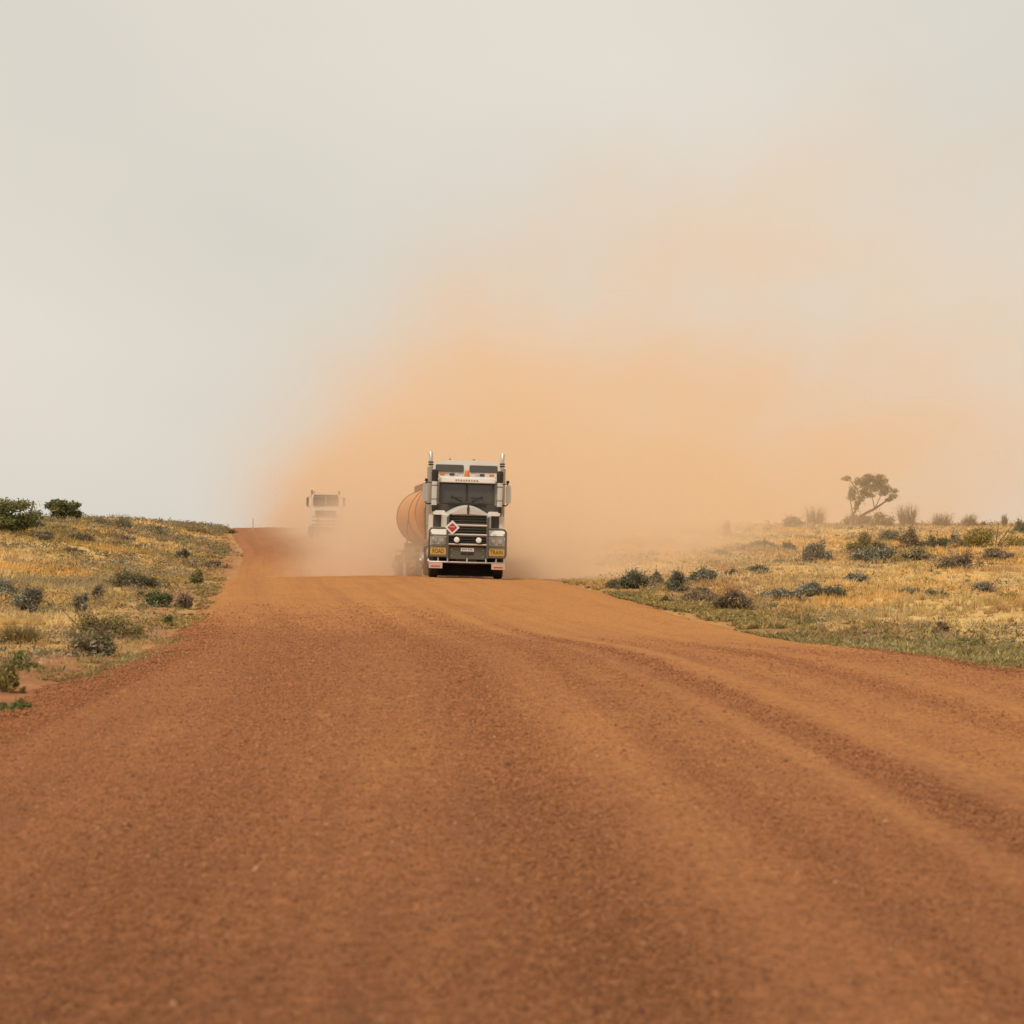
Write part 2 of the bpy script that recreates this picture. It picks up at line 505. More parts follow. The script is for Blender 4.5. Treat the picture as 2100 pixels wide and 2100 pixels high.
# loose stones on the road: points with a size, a turn and a colour, each carrying one small rough stone
def scatter_stones(n):
    t = RNG.random(n)
    y = 4.2 * (50 / 4.2) ** (t ** .62)
    x = (RNG.random(n) - .5) * 2 * np.minimum(.31 * y + .5, 6.8)
    u = x - cx(y)
    dr = u + .035 * (np.minimum(y, 45) - 18)
    thin = .4 * np.exp(-((dr - 1.5) / .25) ** 2) + .3 * np.exp(-((dr - .62) / .2) ** 2) + .62 * sstep(23, 36, y + u * .8 + (fbm(x * .35, y * .2, 141, 4) - .5) * 9) + .4 * sstep(34, 50, y) + .35 * sstep(-.6, 1.2, u)
    ok = (np.abs(u) < HW + .9) & (RNG.random(n) < .95 - np.clip(thin, 0, .95)) & (RNG.random(n) < .35 + .9 * fbm(x * 1.1, y * .5, 77))
    x, y, u = x[ok], y[ok], u[ok]; n = len(x)
    s = (.0034 + .0062 * RNG.random(n) ** 2.2 + (RNG.random(n) > .9965) * .012 * RNG.random(n)) * (.75 + y * .032)
    z = road_z(x, y) + .012 + (fbm(x * 1.3, y * 1.3, 41, 4) - .5) * .035 + (fbm(x * 6, y * 6, 43, 3) - .5) * .022
    z = z + np.exp(-((np.abs(u) - HW + .6) / .5) ** 2) * .04 - sstep(HW - .5, HW + .6, np.abs(u)) * .05
    k = RNG.random(n)[:, None]
    cols = np.array([.255, .102, .044]) * (1 - k) + np.array([.43, .182, .074]) * k
    cols = np.where(RNG.random((n, 1)) > .98, np.array([.48, .25, .13]), cols)
    cols = np.where(RNG.random((n, 1)) > .95, np.array([.18, .078, .040]), cols)
    cols = cols * (1 - .24 * (1 - sstep(5, 14, y)) * (.5 + fbm(x * .7, y * .5, 131, 3)))[:, None]     # stone colours darken in patches towards the camera
    me = bpy.data.meshes.new('gravel')
    me.vertices.add(n); me.vertices.foreach_set('co', np.stack([x, y, z], -1).astype(np.float32).ravel())
    a_ = me.attributes.new('size', 'FLOAT_VECTOR', 'POINT')
    a_.data.foreach_set('vector', (s[:, None] * (.65 + .7 * RNG.random((n, 3))) * np.array([1, 1, .85])).astype(np.float32).ravel())
    a_ = me.attributes.new('turn', 'FLOAT_VECTOR', 'POINT')
    a_.data.foreach_set('vector', (RNG.random((n, 3)) * np.array([.9, .9, 6.283])).astype(np.float32).ravel())
    a_ = me.attributes.new('tint', 'FLOAT_COLOR', 'POINT')
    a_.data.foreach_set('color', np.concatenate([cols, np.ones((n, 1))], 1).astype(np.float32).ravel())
    o = bpy.data.objects.new('gravel', me); COL.objects.link(o)
    ng = bpy.data.node_groups.new('gravel', 'GeometryNodeTree')
    ng.interface.new_socket('Geometry', in_out='INPUT', socket_type='NodeSocketGeometry')
    ng.interface.new_socket('Geometry', in_out='OUTPUT', socket_type='NodeSocketGeometry')
    N, LK = ng.nodes, ng.links
    gi, go = N.new('NodeGroupInput'), N.new('NodeGroupOutput')
    ico = N.new('GeometryNodeMeshIcoSphere'); ico.inputs['Subdivisions'].default_value = 1
    sp = N.new('GeometryNodeSetPosition'); nz = N.new('ShaderNodeTexNoise'); nz.inputs['Scale'].default_value = 1.3
    vm = N.new('ShaderNodeVectorMath'); vm.operation = 'SUBTRACT'; vm.inputs[1].default_value = (.5, .5, .5)
    LK.new(nz.outputs['Color'], vm.inputs[0]); LK.new(vm.outputs[0], sp.inputs['Offset']); LK.new(ico.outputs[0], sp.inputs['Geometry'])
    sm = N.new('GeometryNodeSetMaterial'); sm.inputs['Material'].default_value = M['stone']; LK.new(sp.outputs[0], sm.inputs[0])
    ip = N.new('GeometryNodeInstanceOnPoints')
    def att(nm):
        q = N.new('GeometryNodeInputNamedAttribute'); q.data_type = 'FLOAT_VECTOR'; q.inputs[0].default_value = nm; return q.outputs[0]
    LK.new(gi.outputs[0], ip.inputs['Points']); LK.new(sm.outputs[0], ip.inputs['Instance'])
    LK.new(att('turn'), ip.inputs['Rotation']); LK.new(att('size'), ip.inputs['Scale'])
    LK.new(ip.outputs[0], go.inputs[0])
    md = o.modifiers.new('stones', 'NODES'); md.node_group = ng
    me.materials.append(M['stone'])
    return o
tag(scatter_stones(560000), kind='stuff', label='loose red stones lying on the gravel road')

# ------------------------------------------------------------------ dust in the air behind the trucks
class Fx:
    nt = None
    def __init__(s, k): s.k = k
    @staticmethod
    def op(o, *a):
        n = Fx.nt.nodes.new('ShaderNodeMath'); n.operation = o
        for i, q in enumerate(a):
            if isinstance(q, Fx): Fx.nt.links.new(q.k, n.inputs[i])
            else: n.inputs[i].default_value = float(q)
        return Fx(n.outputs[0])
    def __add__(s, o): return Fx.op('ADD', s, o)
    __radd__ = __add__
    def __sub__(s, o): return Fx.op('SUBTRACT', s, o)
    def __rsub__(s, o): return Fx.op('SUBTRACT', o, s)
    def __mul__(s, o): return Fx.op('MULTIPLY', s, o)
    __rmul__ = __mul__
    def __truediv__(s, o): return Fx.op('DIVIDE', s, o)
    def __rtruediv__(s, o): return Fx.op('DIVIDE', o, s)
    def pow(s, o): return Fx.op('POWER', s, o)
    def exp(s): return Fx.op('EXPONENT', s)
    def max(s, o): return Fx.op('MAXIMUM', s, o)
    def min(s, o): return Fx.op('MINIMUM', s, o)
    def lin(s, a, b, c, d, mode='LINEAR'):
        n = Fx.nt.nodes.new('ShaderNodeMapRange'); n.interpolation_type = mode
        Fx.nt.links.new(s.k, n.inputs[0])
        for i, q in enumerate((a, b, c, d)): n.inputs[i + 1].default_value = q
        return Fx(n.outputs[0])

LANE = 2.5
_fy = np.linspace(58, 420, 200)
_pc = np.polyfit(_fy / 100, cx(_fy) + LANE, 4)

def dust_material():
    m = bpy.data.materials.new('road_dust'); m.use_nodes = True
    nt = m.node_tree; nt.nodes.clear()
    o = nt.nodes.new('ShaderNodeOutputMaterial')
    v = nt.nodes.new('ShaderNodeVolumePrincipled')
    v.inputs['Color'].default_value = (.972, .768, .552, 1)
    v.inputs['Absorption Color'].default_value = (0, 0, 0, 1)
    v.inputs['Density'].default_value = 1.0
    v.inputs['Anisotropy'].default_value = 0.0
    nt.links.new(v.outputs[0], o.inputs['Volume'])
    try: m.cycles.volume_step_rate = 1.0
    except Exception: pass
    return m
M['dust'] = dust_material()

def dust_object(name, lo, hi, res, near, label):
    ng = bpy.data.node_groups.new(name, 'GeometryNodeTree')
    ng.interface.new_socket('Geometry', in_out='INPUT', socket_type='NodeSocketGeometry')
    ng.interface.new_socket('Geometry', in_out='OUTPUT', socket_type='NodeSocketGeometry')
    Fx.nt = ng
    N, LK = ng.nodes, ng.links
    out = N.new('NodeGroupOutput')
    pos = N.new('GeometryNodeInputPosition')
    def tex(scale, detail, sc, off=(0, 0, 0)):
        vm = N.new('ShaderNodeVectorMath'); vm.operation = 'MULTIPLY_ADD'
        LK.new(pos.outputs[0], vm.inputs[0]); vm.inputs[1].default_value = sc; vm.inputs[2].default_value = off
        t = N.new('ShaderNodeTexNoise'); LK.new(vm.outputs[0], t.inputs['Vector'])
        t.inputs['Scale'].default_value = scale; t.inputs['Detail'].default_value = detail; t.inputs['Roughness'].default_value = .55
        return Fx(t.outputs[0])
    sp = N.new('ShaderNodeSeparateXYZ'); LK.new(pos.outputs[0], sp.inputs[0])
    x, y, z = (Fx(q) for q in sp.outputs)
    big = tex(1, 3, (.050, .011, .075))
    mid = tex(1, 4, (.15, .032, .19), (7, 3, 1))
    fine = tex(1, 3, (.55, .16, .60), (3, 9, 4))
    t = y / 100
    lane = _pc[-1]
    lane = ((((_pc[0] * t) + _pc[1]) * t + _pc[2]) * t + _pc[3]) * t + _pc[4]
    gz = y.lin(85, 260, -.45, 2.7)
    hz = (z - gz).max(0)
    def plume(y0, A, ramp_len, tail, left, hk, crisp, hb):
        s = (y - y0).max(0)
        on = s.lin(0, ramp_len, 0, 1, 'SMOOTHSTEP')
        # dense rolling dust near the ground
        v = x - lane - s * .03 - hz * (hz / (hz + 8)) * .95 - (big - .5) * (s * .16 + 4.0) - (mid - .5) * (s * .11 + 3.0)
        side = Fx.op('GREATER_THAN', v, 0)
        w = (s * .21 + 4.0) * side + (s * .010 + left + hz * .10) * (1 - side)
        q = v / w
        q2_ = q * q
        lat = ((q2_ * side + q2_ * q2_ * (1 - side)) * -1).exp()
        h = (s * hk + hb) * (big * 1.6 + .15).max(.2) * (mid * 1.1 + .45)
        ver = ((hz / h).pow(crisp) * -1).exp()
        core = on * lat * ver * A / (s / tail + 1)
        # thin veil lifted above it and carried away to the right
        v2 = v - s * .06
        w2 = (s * .42 + 4) * side + (s * .07 + 2.5 + hz * .45) * (1 - side)
        q2 = v2 / w2
        h2 = (s * .125 + 2.5) * (big * 1.5 + .25).max(.3)
        veil = on * ((q2 * q2 + (hz / h2).pow(1.25)) * -1).exp() * .0085
        return core, veil
    c1, v1 = plume(61.3, .72, 3, 8, 4.5, .034, 1.55, 1.25)
    c2, v2 = plume(153, .10, 6, 22, 2.2, .024, 1.05, 1.6)
    lump = ((mid - .5) * 4.6 + (big - .5) * 3.0 + (fine - .5) * 2.6 + .95).max(.02)
    d = (c1 + c2) * lump + (v1 + v2) * ((big - .5) * 3.0 + (mid - .5) * 2.4 + 1).max(.08)
    cut = y.lin(98, 116, 1, 0, 'SMOOTHSTEP')
    d = d * (cut if near else (1 - cut))
    d = (d - .0004).max(0)
    # fade to nothing before the far and side walls of the grid
    d = d * y.lin(hi[1] - 60, hi[1] - 3, 1, 0, 'SMOOTHSTEP') if not near else d
    vc = N.new('GeometryNodeVolumeCube')
    LK.new(d.k, vc.inputs['Density'])
    vc.inputs['Min'].default_value = lo; vc.inputs['Max'].default_value = hi
    for i, ax in enumerate('XYZ'): vc.inputs['Resolution ' + ax].default_value = max(4, int((hi[i] - lo[i]) / res))
    sm = N.new('GeometryNodeSetMaterial'); sm.inputs['Material'].default_value = M['dust']
    LK.new(vc.outputs[0], sm.inputs[0]); LK.new(sm.outputs[0], out.inputs[0])
    me = bpy.data.meshes.new(name)
    o = bpy.data.objects.new(name, me); COL.objects.link(o)
    me.materials.append(M['dust'])
    md = o.modifiers.new('dust', 'NODES'); md.node_group = ng
    tag(o, label, kind='stuff')
    return o
dust_object('dust_cloud', (-75, 96, -2), (135, 420, 78), 1.5, False, 'orange dust cloud spreading to the right behind both trucks')
dust_object('dust_plume', (-22, 61, -1.5), (34, 117, 17), .45, True, 'thick orange dust kicked up behind the near truck')

# ------------------------------------------------------------------ vehicles (x across as seen from the front, y towards the rear, z up)
def rounded(x0, x1, z0, z1, r, n=5):
    p = []
    for cxx, czz, a0 in ((x1 - r, z1 - r, 0), (x0 + r, z1 - r, 90), (x0 + r, z0 + r, 180), (x1 - r, z0 + r, 270)):
        for k in range(n + 1):
            a = R(a0 + 90 * k / n); p.append((cxx + r * math.cos(a), czz + r * math.sin(a)))
    return p

def lettering(txt, size, loc, parent, mat, name='lettering', width=None):
    c = bpy.data.curves.new(name, 'FONT'); c.body = txt; c.size = size; c.align_x = 'CENTER'; c.align_y = 'CENTER'; c.extrude = .004; c.resolution_u = 2
    t = bpy.data.objects.new(name, c); COL.objects.link(t)
    dg = bpy.context.evaluated_depsgraph_get()
    me = bpy.data.meshes.new_from_object(t.evaluated_get(dg))
    bpy.data.objects.remove(t); bpy.data.curves.remove(c)
    v = np.empty(len(me.vertices) * 3, np.float32); me.vertices.foreach_get('co', v); v = v.reshape(-1, 3)
    s = 1 if not width else width / max(1e-6, float(np.ptp(v[:, 0])))
    w = np.stack([v[:, 0] * s, -v[:, 2], v[:, 1]], -1) + np.array(loc)
    me.vertices.foreach_set('co', w.astype(np.float32).ravel()); me.update()
    me.materials.clear(); me.materials.append(mat)
    o = bpy.data.objects.new(name, me); COL.objects.link(o); o.parent = parent
    return o

def make_wheel(root, x, y, r, w, dual=False, rim=None):
    s = 1 if x > 0 else -1
    t = MB(); ks = ((-w * .52, w * .52) if dual else (0,))
    hw = w * .5 if dual else w / 2
    for k in ks:
        c = x + k
        hh = (w * .48 if dual else w) / 2
        pr = [(-hh, r * .56), (-hh, r * .86), (-hh * .86, r * .95), (-hh * .6, r * .985)]
        for g in (-.45, -.15, .15, .45):
            pr += [(hh * (g - .10), r), (hh * (g - .06), r * .972), (hh * (g + .06), r * .972), (hh * (g + .10), r)]
        pr += [(hh * .6, r * .985), (hh * .86, r * .95), (hh, r * .86), (hh, r * .56)]
        t.lathe(pr, (c, y, r), 'X', 28)
    tyre = t.build('wheel', M['rubber'], root, True)
    m = MB(); xo = x + s * (w if dual else w / 2) * .92
    m.lathe([(-.12 * s, r * .55), (-.02 * s, r * .56), (0, r * .50), (-.07 * s, r * .40), (-.06 * s, r * .2), (.05 * s, r * .18), (.06 * s, r * .1)], (xo, y, r), 'X', 24)
    for k in range(10):
        a = 2 * math.pi * k / 10
        m.cyl((xo - .08 * s, y + math.cos(a) * r * .3, r + math.sin(a) * r * .3), (xo - .01 * s, y + math.cos(a) * r * .3, r + math.sin(a) * r * .3), .017, n=6)
    m.build('rim', rim or M['alloy'], tyre, True)
    return tyre

def prime_mover():
    root = empty('prime_mover')
    tag(root, 'white bonneted truck with bull bar, red diamond placard and yellow signs, nearest on the road', 'truck')
    B = lambda: MB()
    # chassis, axles, fuel tanks
    c = B()
    for s in (-1, 1): c.box(s * .43 - .04, s * .43 + .04, .3, 7.9, .72, .98, .01)
    for y in (.5, 2.6, 4.6, 6.35, 7.8): c.box(-.40, .40, y, y + .16, .76, .94)
    c.cyl((-.95, 1.35, .52), (.95, 1.35, .52), .07)
    for y in (5.75, 7.1): c.cyl((-.8, y, .52), (.8, y, .52), .11); c.lathe([(-.2, .1), (-.12, .24), (.12, .24), (.2, .1)], (0, y, .52), 'Y', 16)
    c.box(-.34, .34, .6, 1.9, .45, 1.0, .08)                     # sump and engine mass seen below the bumper
    c.build('chassis', M['dark_steel'], root)
    for s in (-1, 1):
        make_wheel(root, s * 1.05, 1.35, .52, .30)
        for y in (5.75, 7.1): make_wheel(root, s * .90, y, .52, .56, True)
        t = B(); t.lathe([(-.72, .05), (-.70, .30), (-.66, .34), (.66, .34), (.70, .30), (.72, .05)], (s * .92, 3.75, .80), 'Y', 28)
        t.build('fuel_tank', M['alloy'], root, True)
        st = B()
        for z in (.5, .85, 1.2): st.box(s * .92 - .24, s * .92 + .24, 2.3, 2.85, z, z + .05, .01)
        st.box(s * 1.14 - .02, s * 1.14 + .02, 2.3, 2.34, .5, 1.22); st.box(s * 1.14 - .02, s * 1.14 + .02, 2.81, 2.85, .5, 1.22)
        st.build('step', M['alloy'], root)
        f = B(); f.box(s * .92 - .3, s * .92 + .3, 2.08, 2.1, .28, .78); f.build('flap_or_shade_sheet', M['black'], root)
    f = B(); f.box(-1.2, 1.2, 2.0, 2.03, .07, .95); f.build('flap_or_shade_sheet', M['black'], root)  # black sheet added as the shade under the truck; flaps above are real
    f = B(); f.lathe([(0, .45), (.06, .48), (.08, .3)], (0, 6.4, 1.05), 'Z', 24); f.build('turntable', M['dark_steel'], root)
    # bumper with plate, tow slot and lower rail
    b = B()
    b.prism([(-.62, .62), (.62, .62), (.66, .70), (.66, 1.0), (-.66, 1.0), (-.66, .70)], .06, .22, 'Y')
    bp = b.build('bumper', M['steel'], root, bevel=.012)
    q = B(); q.box(-.20, .20, .048, .062, .765, .835); q.build('tow_slot', M['black'], bp)
    q = B(); q.cyl((0, .02, .80), (0, .07, .80), .03, n=12); q.build('tow_pin', M['dark_steel'], bp)
    for x in (-.5, .5):
        for z in (.72, .92):
            q = B(); q.cyl((x, .045, z), (x, .062, z), .018, n=6); q.build('bolt', M['alloy'], bp)
    q = B(); q.box(-.21, .21, .028, .042, .875, .985, .003); pl = q.build('number_plate', M['sign_white'], root)
    for k, x in enumerate((-.155, -.10, -.045, .03, .085, .14)):
        q = B(); q.box(x - .014 - .002 * (k % 2), x + .017, .025, .0285, .908, .952); q.build('plate_mark', M['dark_steel'], pl)
    q = B(); q.tube([(-1.26, .12, .56), (-1.2, .06, .52), (1.2, .06, .52), (1.26, .12, .56)], .030, 10); lr = q.build('lower_rail', M['alloy'], root, True)
    for x in (-.92, -.62, 0, .60, .92):
        q = B(); q.tube([(x, .06, .52), (x, .09, .70)], .026, 8); q.build('post', M['alloy'], lr, True)
    # bull bar
    loopz = [(s_, z_) for s_, z_ in ((.64, .70), (1.19, .70), (1.22, .76), (1.22, 1.50), (1.17, 1.58), (1.08, 1.60), (.64, 1.60))]
    for s in (-1, 1):
        q = B(); q.tube([(s * a_, .0, z_) for a_, z_ in loopz], .032, 10)
        bb = q.build('bull_bar_loop', M['steel'], root, True)
        q = B(); q.prism([(s * .60, .66), (s * .68, .66), (s * .68, 1.95), (s * .64, 2.0), (s * .60, 1.95)], -.05, .07, 'Y'); q.build('bull_bar_upright', M['steel'], root, bevel=.01)
        for z in (1.37, 1.03):
            q = B(); q.tube([(s * .66, .0, z), (s * 1.21, .0, z)], .022, 8); q.build('side_rail', M['steel'], bb, True)
    for z, r in ((1.70, .040), (1.40, .040), (1.09, .036)):
        q = B(); q.tube([(-.62, -.01, z), (.62, -.01, z)], r, 10); q.build('bull_bar_crossbar', M['alloy'], root, True)
    # grille with its arched crown
    q = B(); q.box(-.60, .60, .34, .40, 1.02, 2.02); q.build('radiator_core', M['black'], root)
    gs = B(); gs.box(-.59, .59, .326, .336, 1.05, 2.02); gr = gs.build('grille', M['black'], root)
    for i in range(11):
        z = 1.08 + i * .085; q = B(); q.box(-.585, .585, .297, .325, z, z + .02); q.build('grille_slat', M['steel'], gr)
    for x in (-.19, .19):
        q = B(); q.box(x - .012, x + .012, .285, .294, 1.05, 2.0); q.build('grille_divider', M['dark_steel'], gr)
    def arch(x): return 2.27 - .27 * (abs(x) / .66) ** 1.9
    q = B()
    top = [(x, arch(x)) for x in np.linspace(-.66, .66, 25)]
    bot = [(x, 2.03 + .03 * (1 - (x / .6) ** 2)) for x in np.linspace(.60, -.60, 25)]
    q.prism(top + bot, .20, .42, 'Y')
    for s in (-1, 1): q.prism([(s * .60, 1.02), (s * .67, 1.02), (s * .66, 2.0), (s * .60, 2.03)], .22, .40, 'Y')
    cr = q.build('grille_surround', M['chrome'], root, True, bevel=.015)
    q = B(); q.prism([(-.03, 2.06), (.03, 2.06), (.045, 2.20), (.02, 2.32), (-.02, 2.32), (-.045, 2.20)], .16, .22, 'Y'); q.build('bonnet_badge', M['dark_steel'], cr, bevel=.01)
    # bonnet: arched skin running back to the scuttle, sides down to the wheel arches
    secs = []
    for t in np.linspace(0, 1, 7):
        y = .36 + 1.62 * t; w = .665 + .16 * t; rise = .05 * t
        s_ = [(-w, y, 1.25)] + [(x / .66 * w, y, arch(x) + rise + .012) for x in np.linspace(-.66, .66, 21)] + [(w, y, 1.25)]
        secs.append(s_)
    q = B(); q.loft(secs); q.build('bonnet', M['white'], root, True)
    # front wings with arch, and their headlamps
    for s in (-1, 1):
        pr = [(.30, .98), (.30, 1.36), (.38, 1.50), (.60, 1.57), (1.9, 1.57), (2.06, 1.30), (2.06, .98)]
        ar = [(1.35 + .68 * math.cos(a), .52 + .68 * math.sin(a)) for a in np.linspace(R(42), R(138), 12)]
        q = B(); q.prism(pr + ar, s * .67, s * 1.225, 'X'); q.build('front_wing', M['white'], root, bevel=.02)
        q = B(); q.prism(rounded(s * .93 - .245, s * .93 + .245, 1.08, 1.34, .05), .19, .31, 'Y'); h = q.build('headlight', M['alloy'], root)
        for x in (-.115, .115):
            q = B(); q.lathe([(-.03, .02), (-.022, .085), (0, .10), (.03, .10)], (s * .93 + x, .185, 1.21), 'Y', 20); q.build('lens', M['grey_lens'], h, True)
        q = B(); q.box(s * 1.185 - .035, s * 1.185 + .035, .20, .30, 1.40, 1.47, .012); q.build('indicator', M['amber'], root)
        # yellow half sign and striped reflector board
        q = B(); q.box(s * .93 - .275, s * .93 + .275, -.012, .008, .735, .985, .006); yb = q.build('sign_board', M['yellow'], root)
        q = B(); ou = rounded(s * .93 - .263, s * .93 + .263, .745, .975, .02); inn = rounded(s * .93 - .252, s * .93 + .252, .755, .965, .015); n = len(ou)
        q.v += [(x, yy_, z) for yy_ in (-.015, -.0125) for p_ in (ou, inn) for x, z in p_]
        for k in range(n):
            j = (k + 1) % n; q.f += [[k, j, n + j, n + k], [2 * n + k, 3 * n + k, 3 * n + j, 2 * n + j], [k, 2 * n + k, 2 * n + j, j], [n + k, n + j, 3 * n + j, 3 * n + k]]
        q.build('sign_border', M['ink'], yb)
        lettering('ROAD' if s < 0 else 'TRAIN', .2, (s * .93, -.0165, .860), yb, M['ink'], width=.36 if s < 0 else .40)
        q = B(); q.box(s * 1.0 - .22, s * 1.0 + .22, .03, .05, .315, .50, .005); rb = q.build('reflector_board', M['reflector'], root)
        q = B(); q.box(s * 1.0 - .145, s * 1.0 + .145, .0265, .0295, .365, .402); q.build('stripe', M['red'], rb)
        q = B(); q.lathe([(-.035, .03), (-.025, .085), (0, .097), (.05, .085), (.09, .04)], (s * .35, -.07, 1.235), 'Y', 20); d = q.build('driving_lamp', M['dark_steel'], root, True)
        q = B(); q.lathe([(-.012, .02), (-.008, .075), (0, .088)], (s * .35, -.10, 1.235), 'Y', 20); q.build('lens', M['lens'], d, True)
    # dangerous goods placard (white border, red middle)
    def diamond(h, y0, y1):
        m = MB(); m.prism([(-.50, 1.62 - h), (-.50 + h, 1.62), (-.50, 1.62 + h), (-.50 - h, 1.62)], y0, y1, 'Y'); return m
    pc = diamond(.235, -.085, -.065).build('hazard_placard', M['sign_white'], root, bevel=.004)
    diamond(.152, -.089, -.0855).build('red_panel', M['red'], pc)
    q = B(); q.box(-.58, -.42, -.0915, -.0895, 1.635, 1.650); q.build('placard_line', M['sign_white'], pc)
    # scuttle, firewall and cab
    q = B(); q.box(-1.06, 1.06, 2.06, 2.16, 1.2, 2.34); q.build('firewall', M['dark_steel'], root)
    for s in (-1, 1):
        q = B()
        q.loft([[(s * a_, y, z) for a_, z in rounded(.70, 1.10, 2.06, 2.19, .055)] for y in (1.86, 2.2)]); q.build('scuttle_wing', M['white'], root, True)
        q = B(); q.prism(rounded(s * 1.165 - .075, s * 1.165 + .075, 1.2, 2.06, .05), 2.02, 2.3, 'Y'); q.build('cab_corner', M['white_dusty'], root, True)
    body = B()
    prof = [(-1.13, 1.18), (1.13, 1.18), (1.16, 2.1), (1.09, 2.95), (1.02, 3.10), (.8, 3.18), (-.8, 3.18), (-1.02, 3.10), (-1.09, 2.95), (-1.16, 2.1)]
    def shrink(k, dz=0): return [(x * k, z + dz) for x, z in prof]
    body.loft([[(x, 2.16 + (z - 2.3) * .12, z) for x, z in shrink(.985)], [(x, 3.45, z) for x, z in prof]])
    cab = body.build('cab', M['cab_grey'], root, True)
    q = B()   # windscreen frame below and beside the glass
    fy = lambda z: 2.115 + (z - 2.3) * .12
    outer = rounded(-.91, .91, 2.36, 3.08, .07); inner = rounded(-.83, .83, 2.42, 3.03, .05)
    for a_, b_ in ((outer, inner),):
        n = len(a_)
        q.v += [(x, fy(z), z) for x, z in a_] + [(x, fy(z), z) for x, z in b_] + [(x, fy(z) + .06, z) for x, z in a_] + [(x, fy(z) + .06, z) for x, z in b_]
        for k in range(n):
            j = (k + 1) % n
            q.f += [[k, j, n + j, n + k], [2 * n + k, 2 * n + j, j, k], [n + k, n + j, 3 * n + j, 3 * n + k]]
    q.build('windscreen_frame', M['dark_steel'], root, True)
    for s in (-1, 1):
        q = B(); q.loft([[(x, fy(z) + .025, z) for x, z in rounded(min(s * .02, s * .84), max(s * .02, s * .84), 2.41, 3.04, .04)], [(x, fy(z) + .035, z) for x, z in rounded(min(s * .02, s * .84), max(s * .02, s * .84), 2.41, 3.04, .04)]])
        ws = q.build('windscreen', M['glass'], root)
        q = B(); q.tube([(s * .16, fy(2.42) - .02, 2.42), (s * .52, fy(2.62) - .025, 2.60)], .012, 6); q.box(s * .34 - .2, s * .34 + .2, fy(2.55) - .03, fy(2.55) - .018, 2.535, 2.55)
        q.build('wiper', M['black'], root)
    q = B(); q.loft([[(x, fy(z) - .005, z) for x, z in rounded(-.028, .028, 2.44, 3.01, .005)], [(x, fy(z) + .03, z) for x, z in rounded(-.028, .028, 2.44, 3.01, .005)]]); q.build('centre_pillar', M['black'], root)
    q = B(); q.box(-.62, .62, 2.0, 2.075, 2.335, 2.38); q.build('scuttle_vent', M['black'], root)
    # visor with worn lettering, roof lamps and beacon
    q = B(); q.prism([(2.02, 3.045), (2.04, 3.03), (2.34, 3.20), (2.32, 3.235), (2.05, 3.175)], -.93, .93, 'X'); vz = q.build('sun_visor', M['white'], root, bevel=.012)
    for x, w, z in ((-.36, .05, 0), (-.28, .035, .01), (-.20, .05, 0), (-.11, .04, -.004), (-.03, .045, .006), (.06, .05, 0), (.15, .035, .004), (.24, .05, 0), (.33, .045, 0)):
        q = B(); q.prism([(x - w * .6, 3.088 + z), (x + w * .6, 3.088 + z), (x + w * .4, 3.138 + z), (x - w * .4, 3.138 + z)], 2.018, 2.03, 'Y'); q.build('worn_letter', M['brown_ink'], vz)
    for x in (-.82, -.5, .5, .82):
        q = B(); q.prism(rounded(x - .085, x + .085, 3.25, 3.31, .025), 2.38, 2.52, 'Y'); q.build('roof_lamp', M['amber'] if abs(x) > .6 else M['dark_steel'], root, True)
    q = B(); q.box(-.95, .95, 2.36, 2.44, 3.20, 3.235, .01); q.build('lamp_rail', M['dark_steel'], root)
    q = B(); q.lathe([(3.235, .10), (3.27, .10), (3.28, .085), (3.38, .08), (3.42, .045)], (0, 2.55, 0), 'Z', 18); q.build('beacon', M['amber'], root, True)
    # sleeper with raised roof and the two dark roof windows
    rp = [(-1.16, 1.18), (1.16, 1.18), (1.17, 3.36)] + [(1.17 * math.cos(a) ** .35 if math.cos(a) > 0 else 0, 3.36 + .42 * math.sin(a) ** .8) for a in np.linspace(.25, R(88), 9)]
    rp = rp + [(-x, z) for x, z in rp[:1:-1]]
    def roof(y, k, zmax):
        return [(x * k, y, min(z, zmax)) for x, z in rp]
    q = B()
    q.loft([[(x * .985, 3.0 - (z - 3.2) * -.45 if z > 3.2 else 3.0, z) for x, z in rp], [(x, 3.5, z) for x, z in rp], [(x, 5.1, z) for x, z in rp]])
    sl = q.build('sleeper', M['white'], root, True)
    for s in (-1, 1):
        fz = lambda z: 3.0 + (z - 3.2) * .45 - .018
        pw = rounded(.095, 1.04, 3.375, 3.615, .045)
        q = B(); q.loft([[(s * x, fz(z), z) for x, z in pw], [(s * x, fz(z) + .03, z) for x, z in pw]]); q.build('roof_window', M['glass'], root)
    # door glass, mirrors, air cleaners, exhaust stacks, grab rails
    for s in (-1, 1):
        q = B(); q.loft([[(s * (1.163 - (z - 2.1) * .082), y, z) for y, z in ((2.5, 2.3), (3.2, 2.3), (3.2, 2.9), (2.58, 2.9))], [(s * (1.150 - (z - 2.1) * .082), y, z) for y, z in ((2.5, 2.3), (3.2, 2.3), (3.2, 2.9), (2.58, 2.9))]]); q.build('door_window', M['glass'], root)
        q = B(); q.lathe([(2.30, .06), (2.31, .098), (3.05, .098), (3.06, .08)], (s * 1.07, 1.93, 0), 'Z', 24); ac = q.build('air_cleaner', M['chrome'], root, True)
        q = B(); q.lathe([(3.05, .07), (3.07, .105), (3.30, .115), (3.37, .10), (3.39, .04)], (s * 1.07, 1.93, 0), 'Z', 20); q.build('intake_cap', M['black'], ac, True)
        q = B(); q.tube([(s * 1.07, 1.93, 2.31), (s * 1.07, 1.93, 2.20), (s * 1.0, 2.02, 2.14), (s * .9, 2.08, 2.12)], [.085, .085, .08, .07], 14); q.build('intake_elbow', M['black'], ac, True)
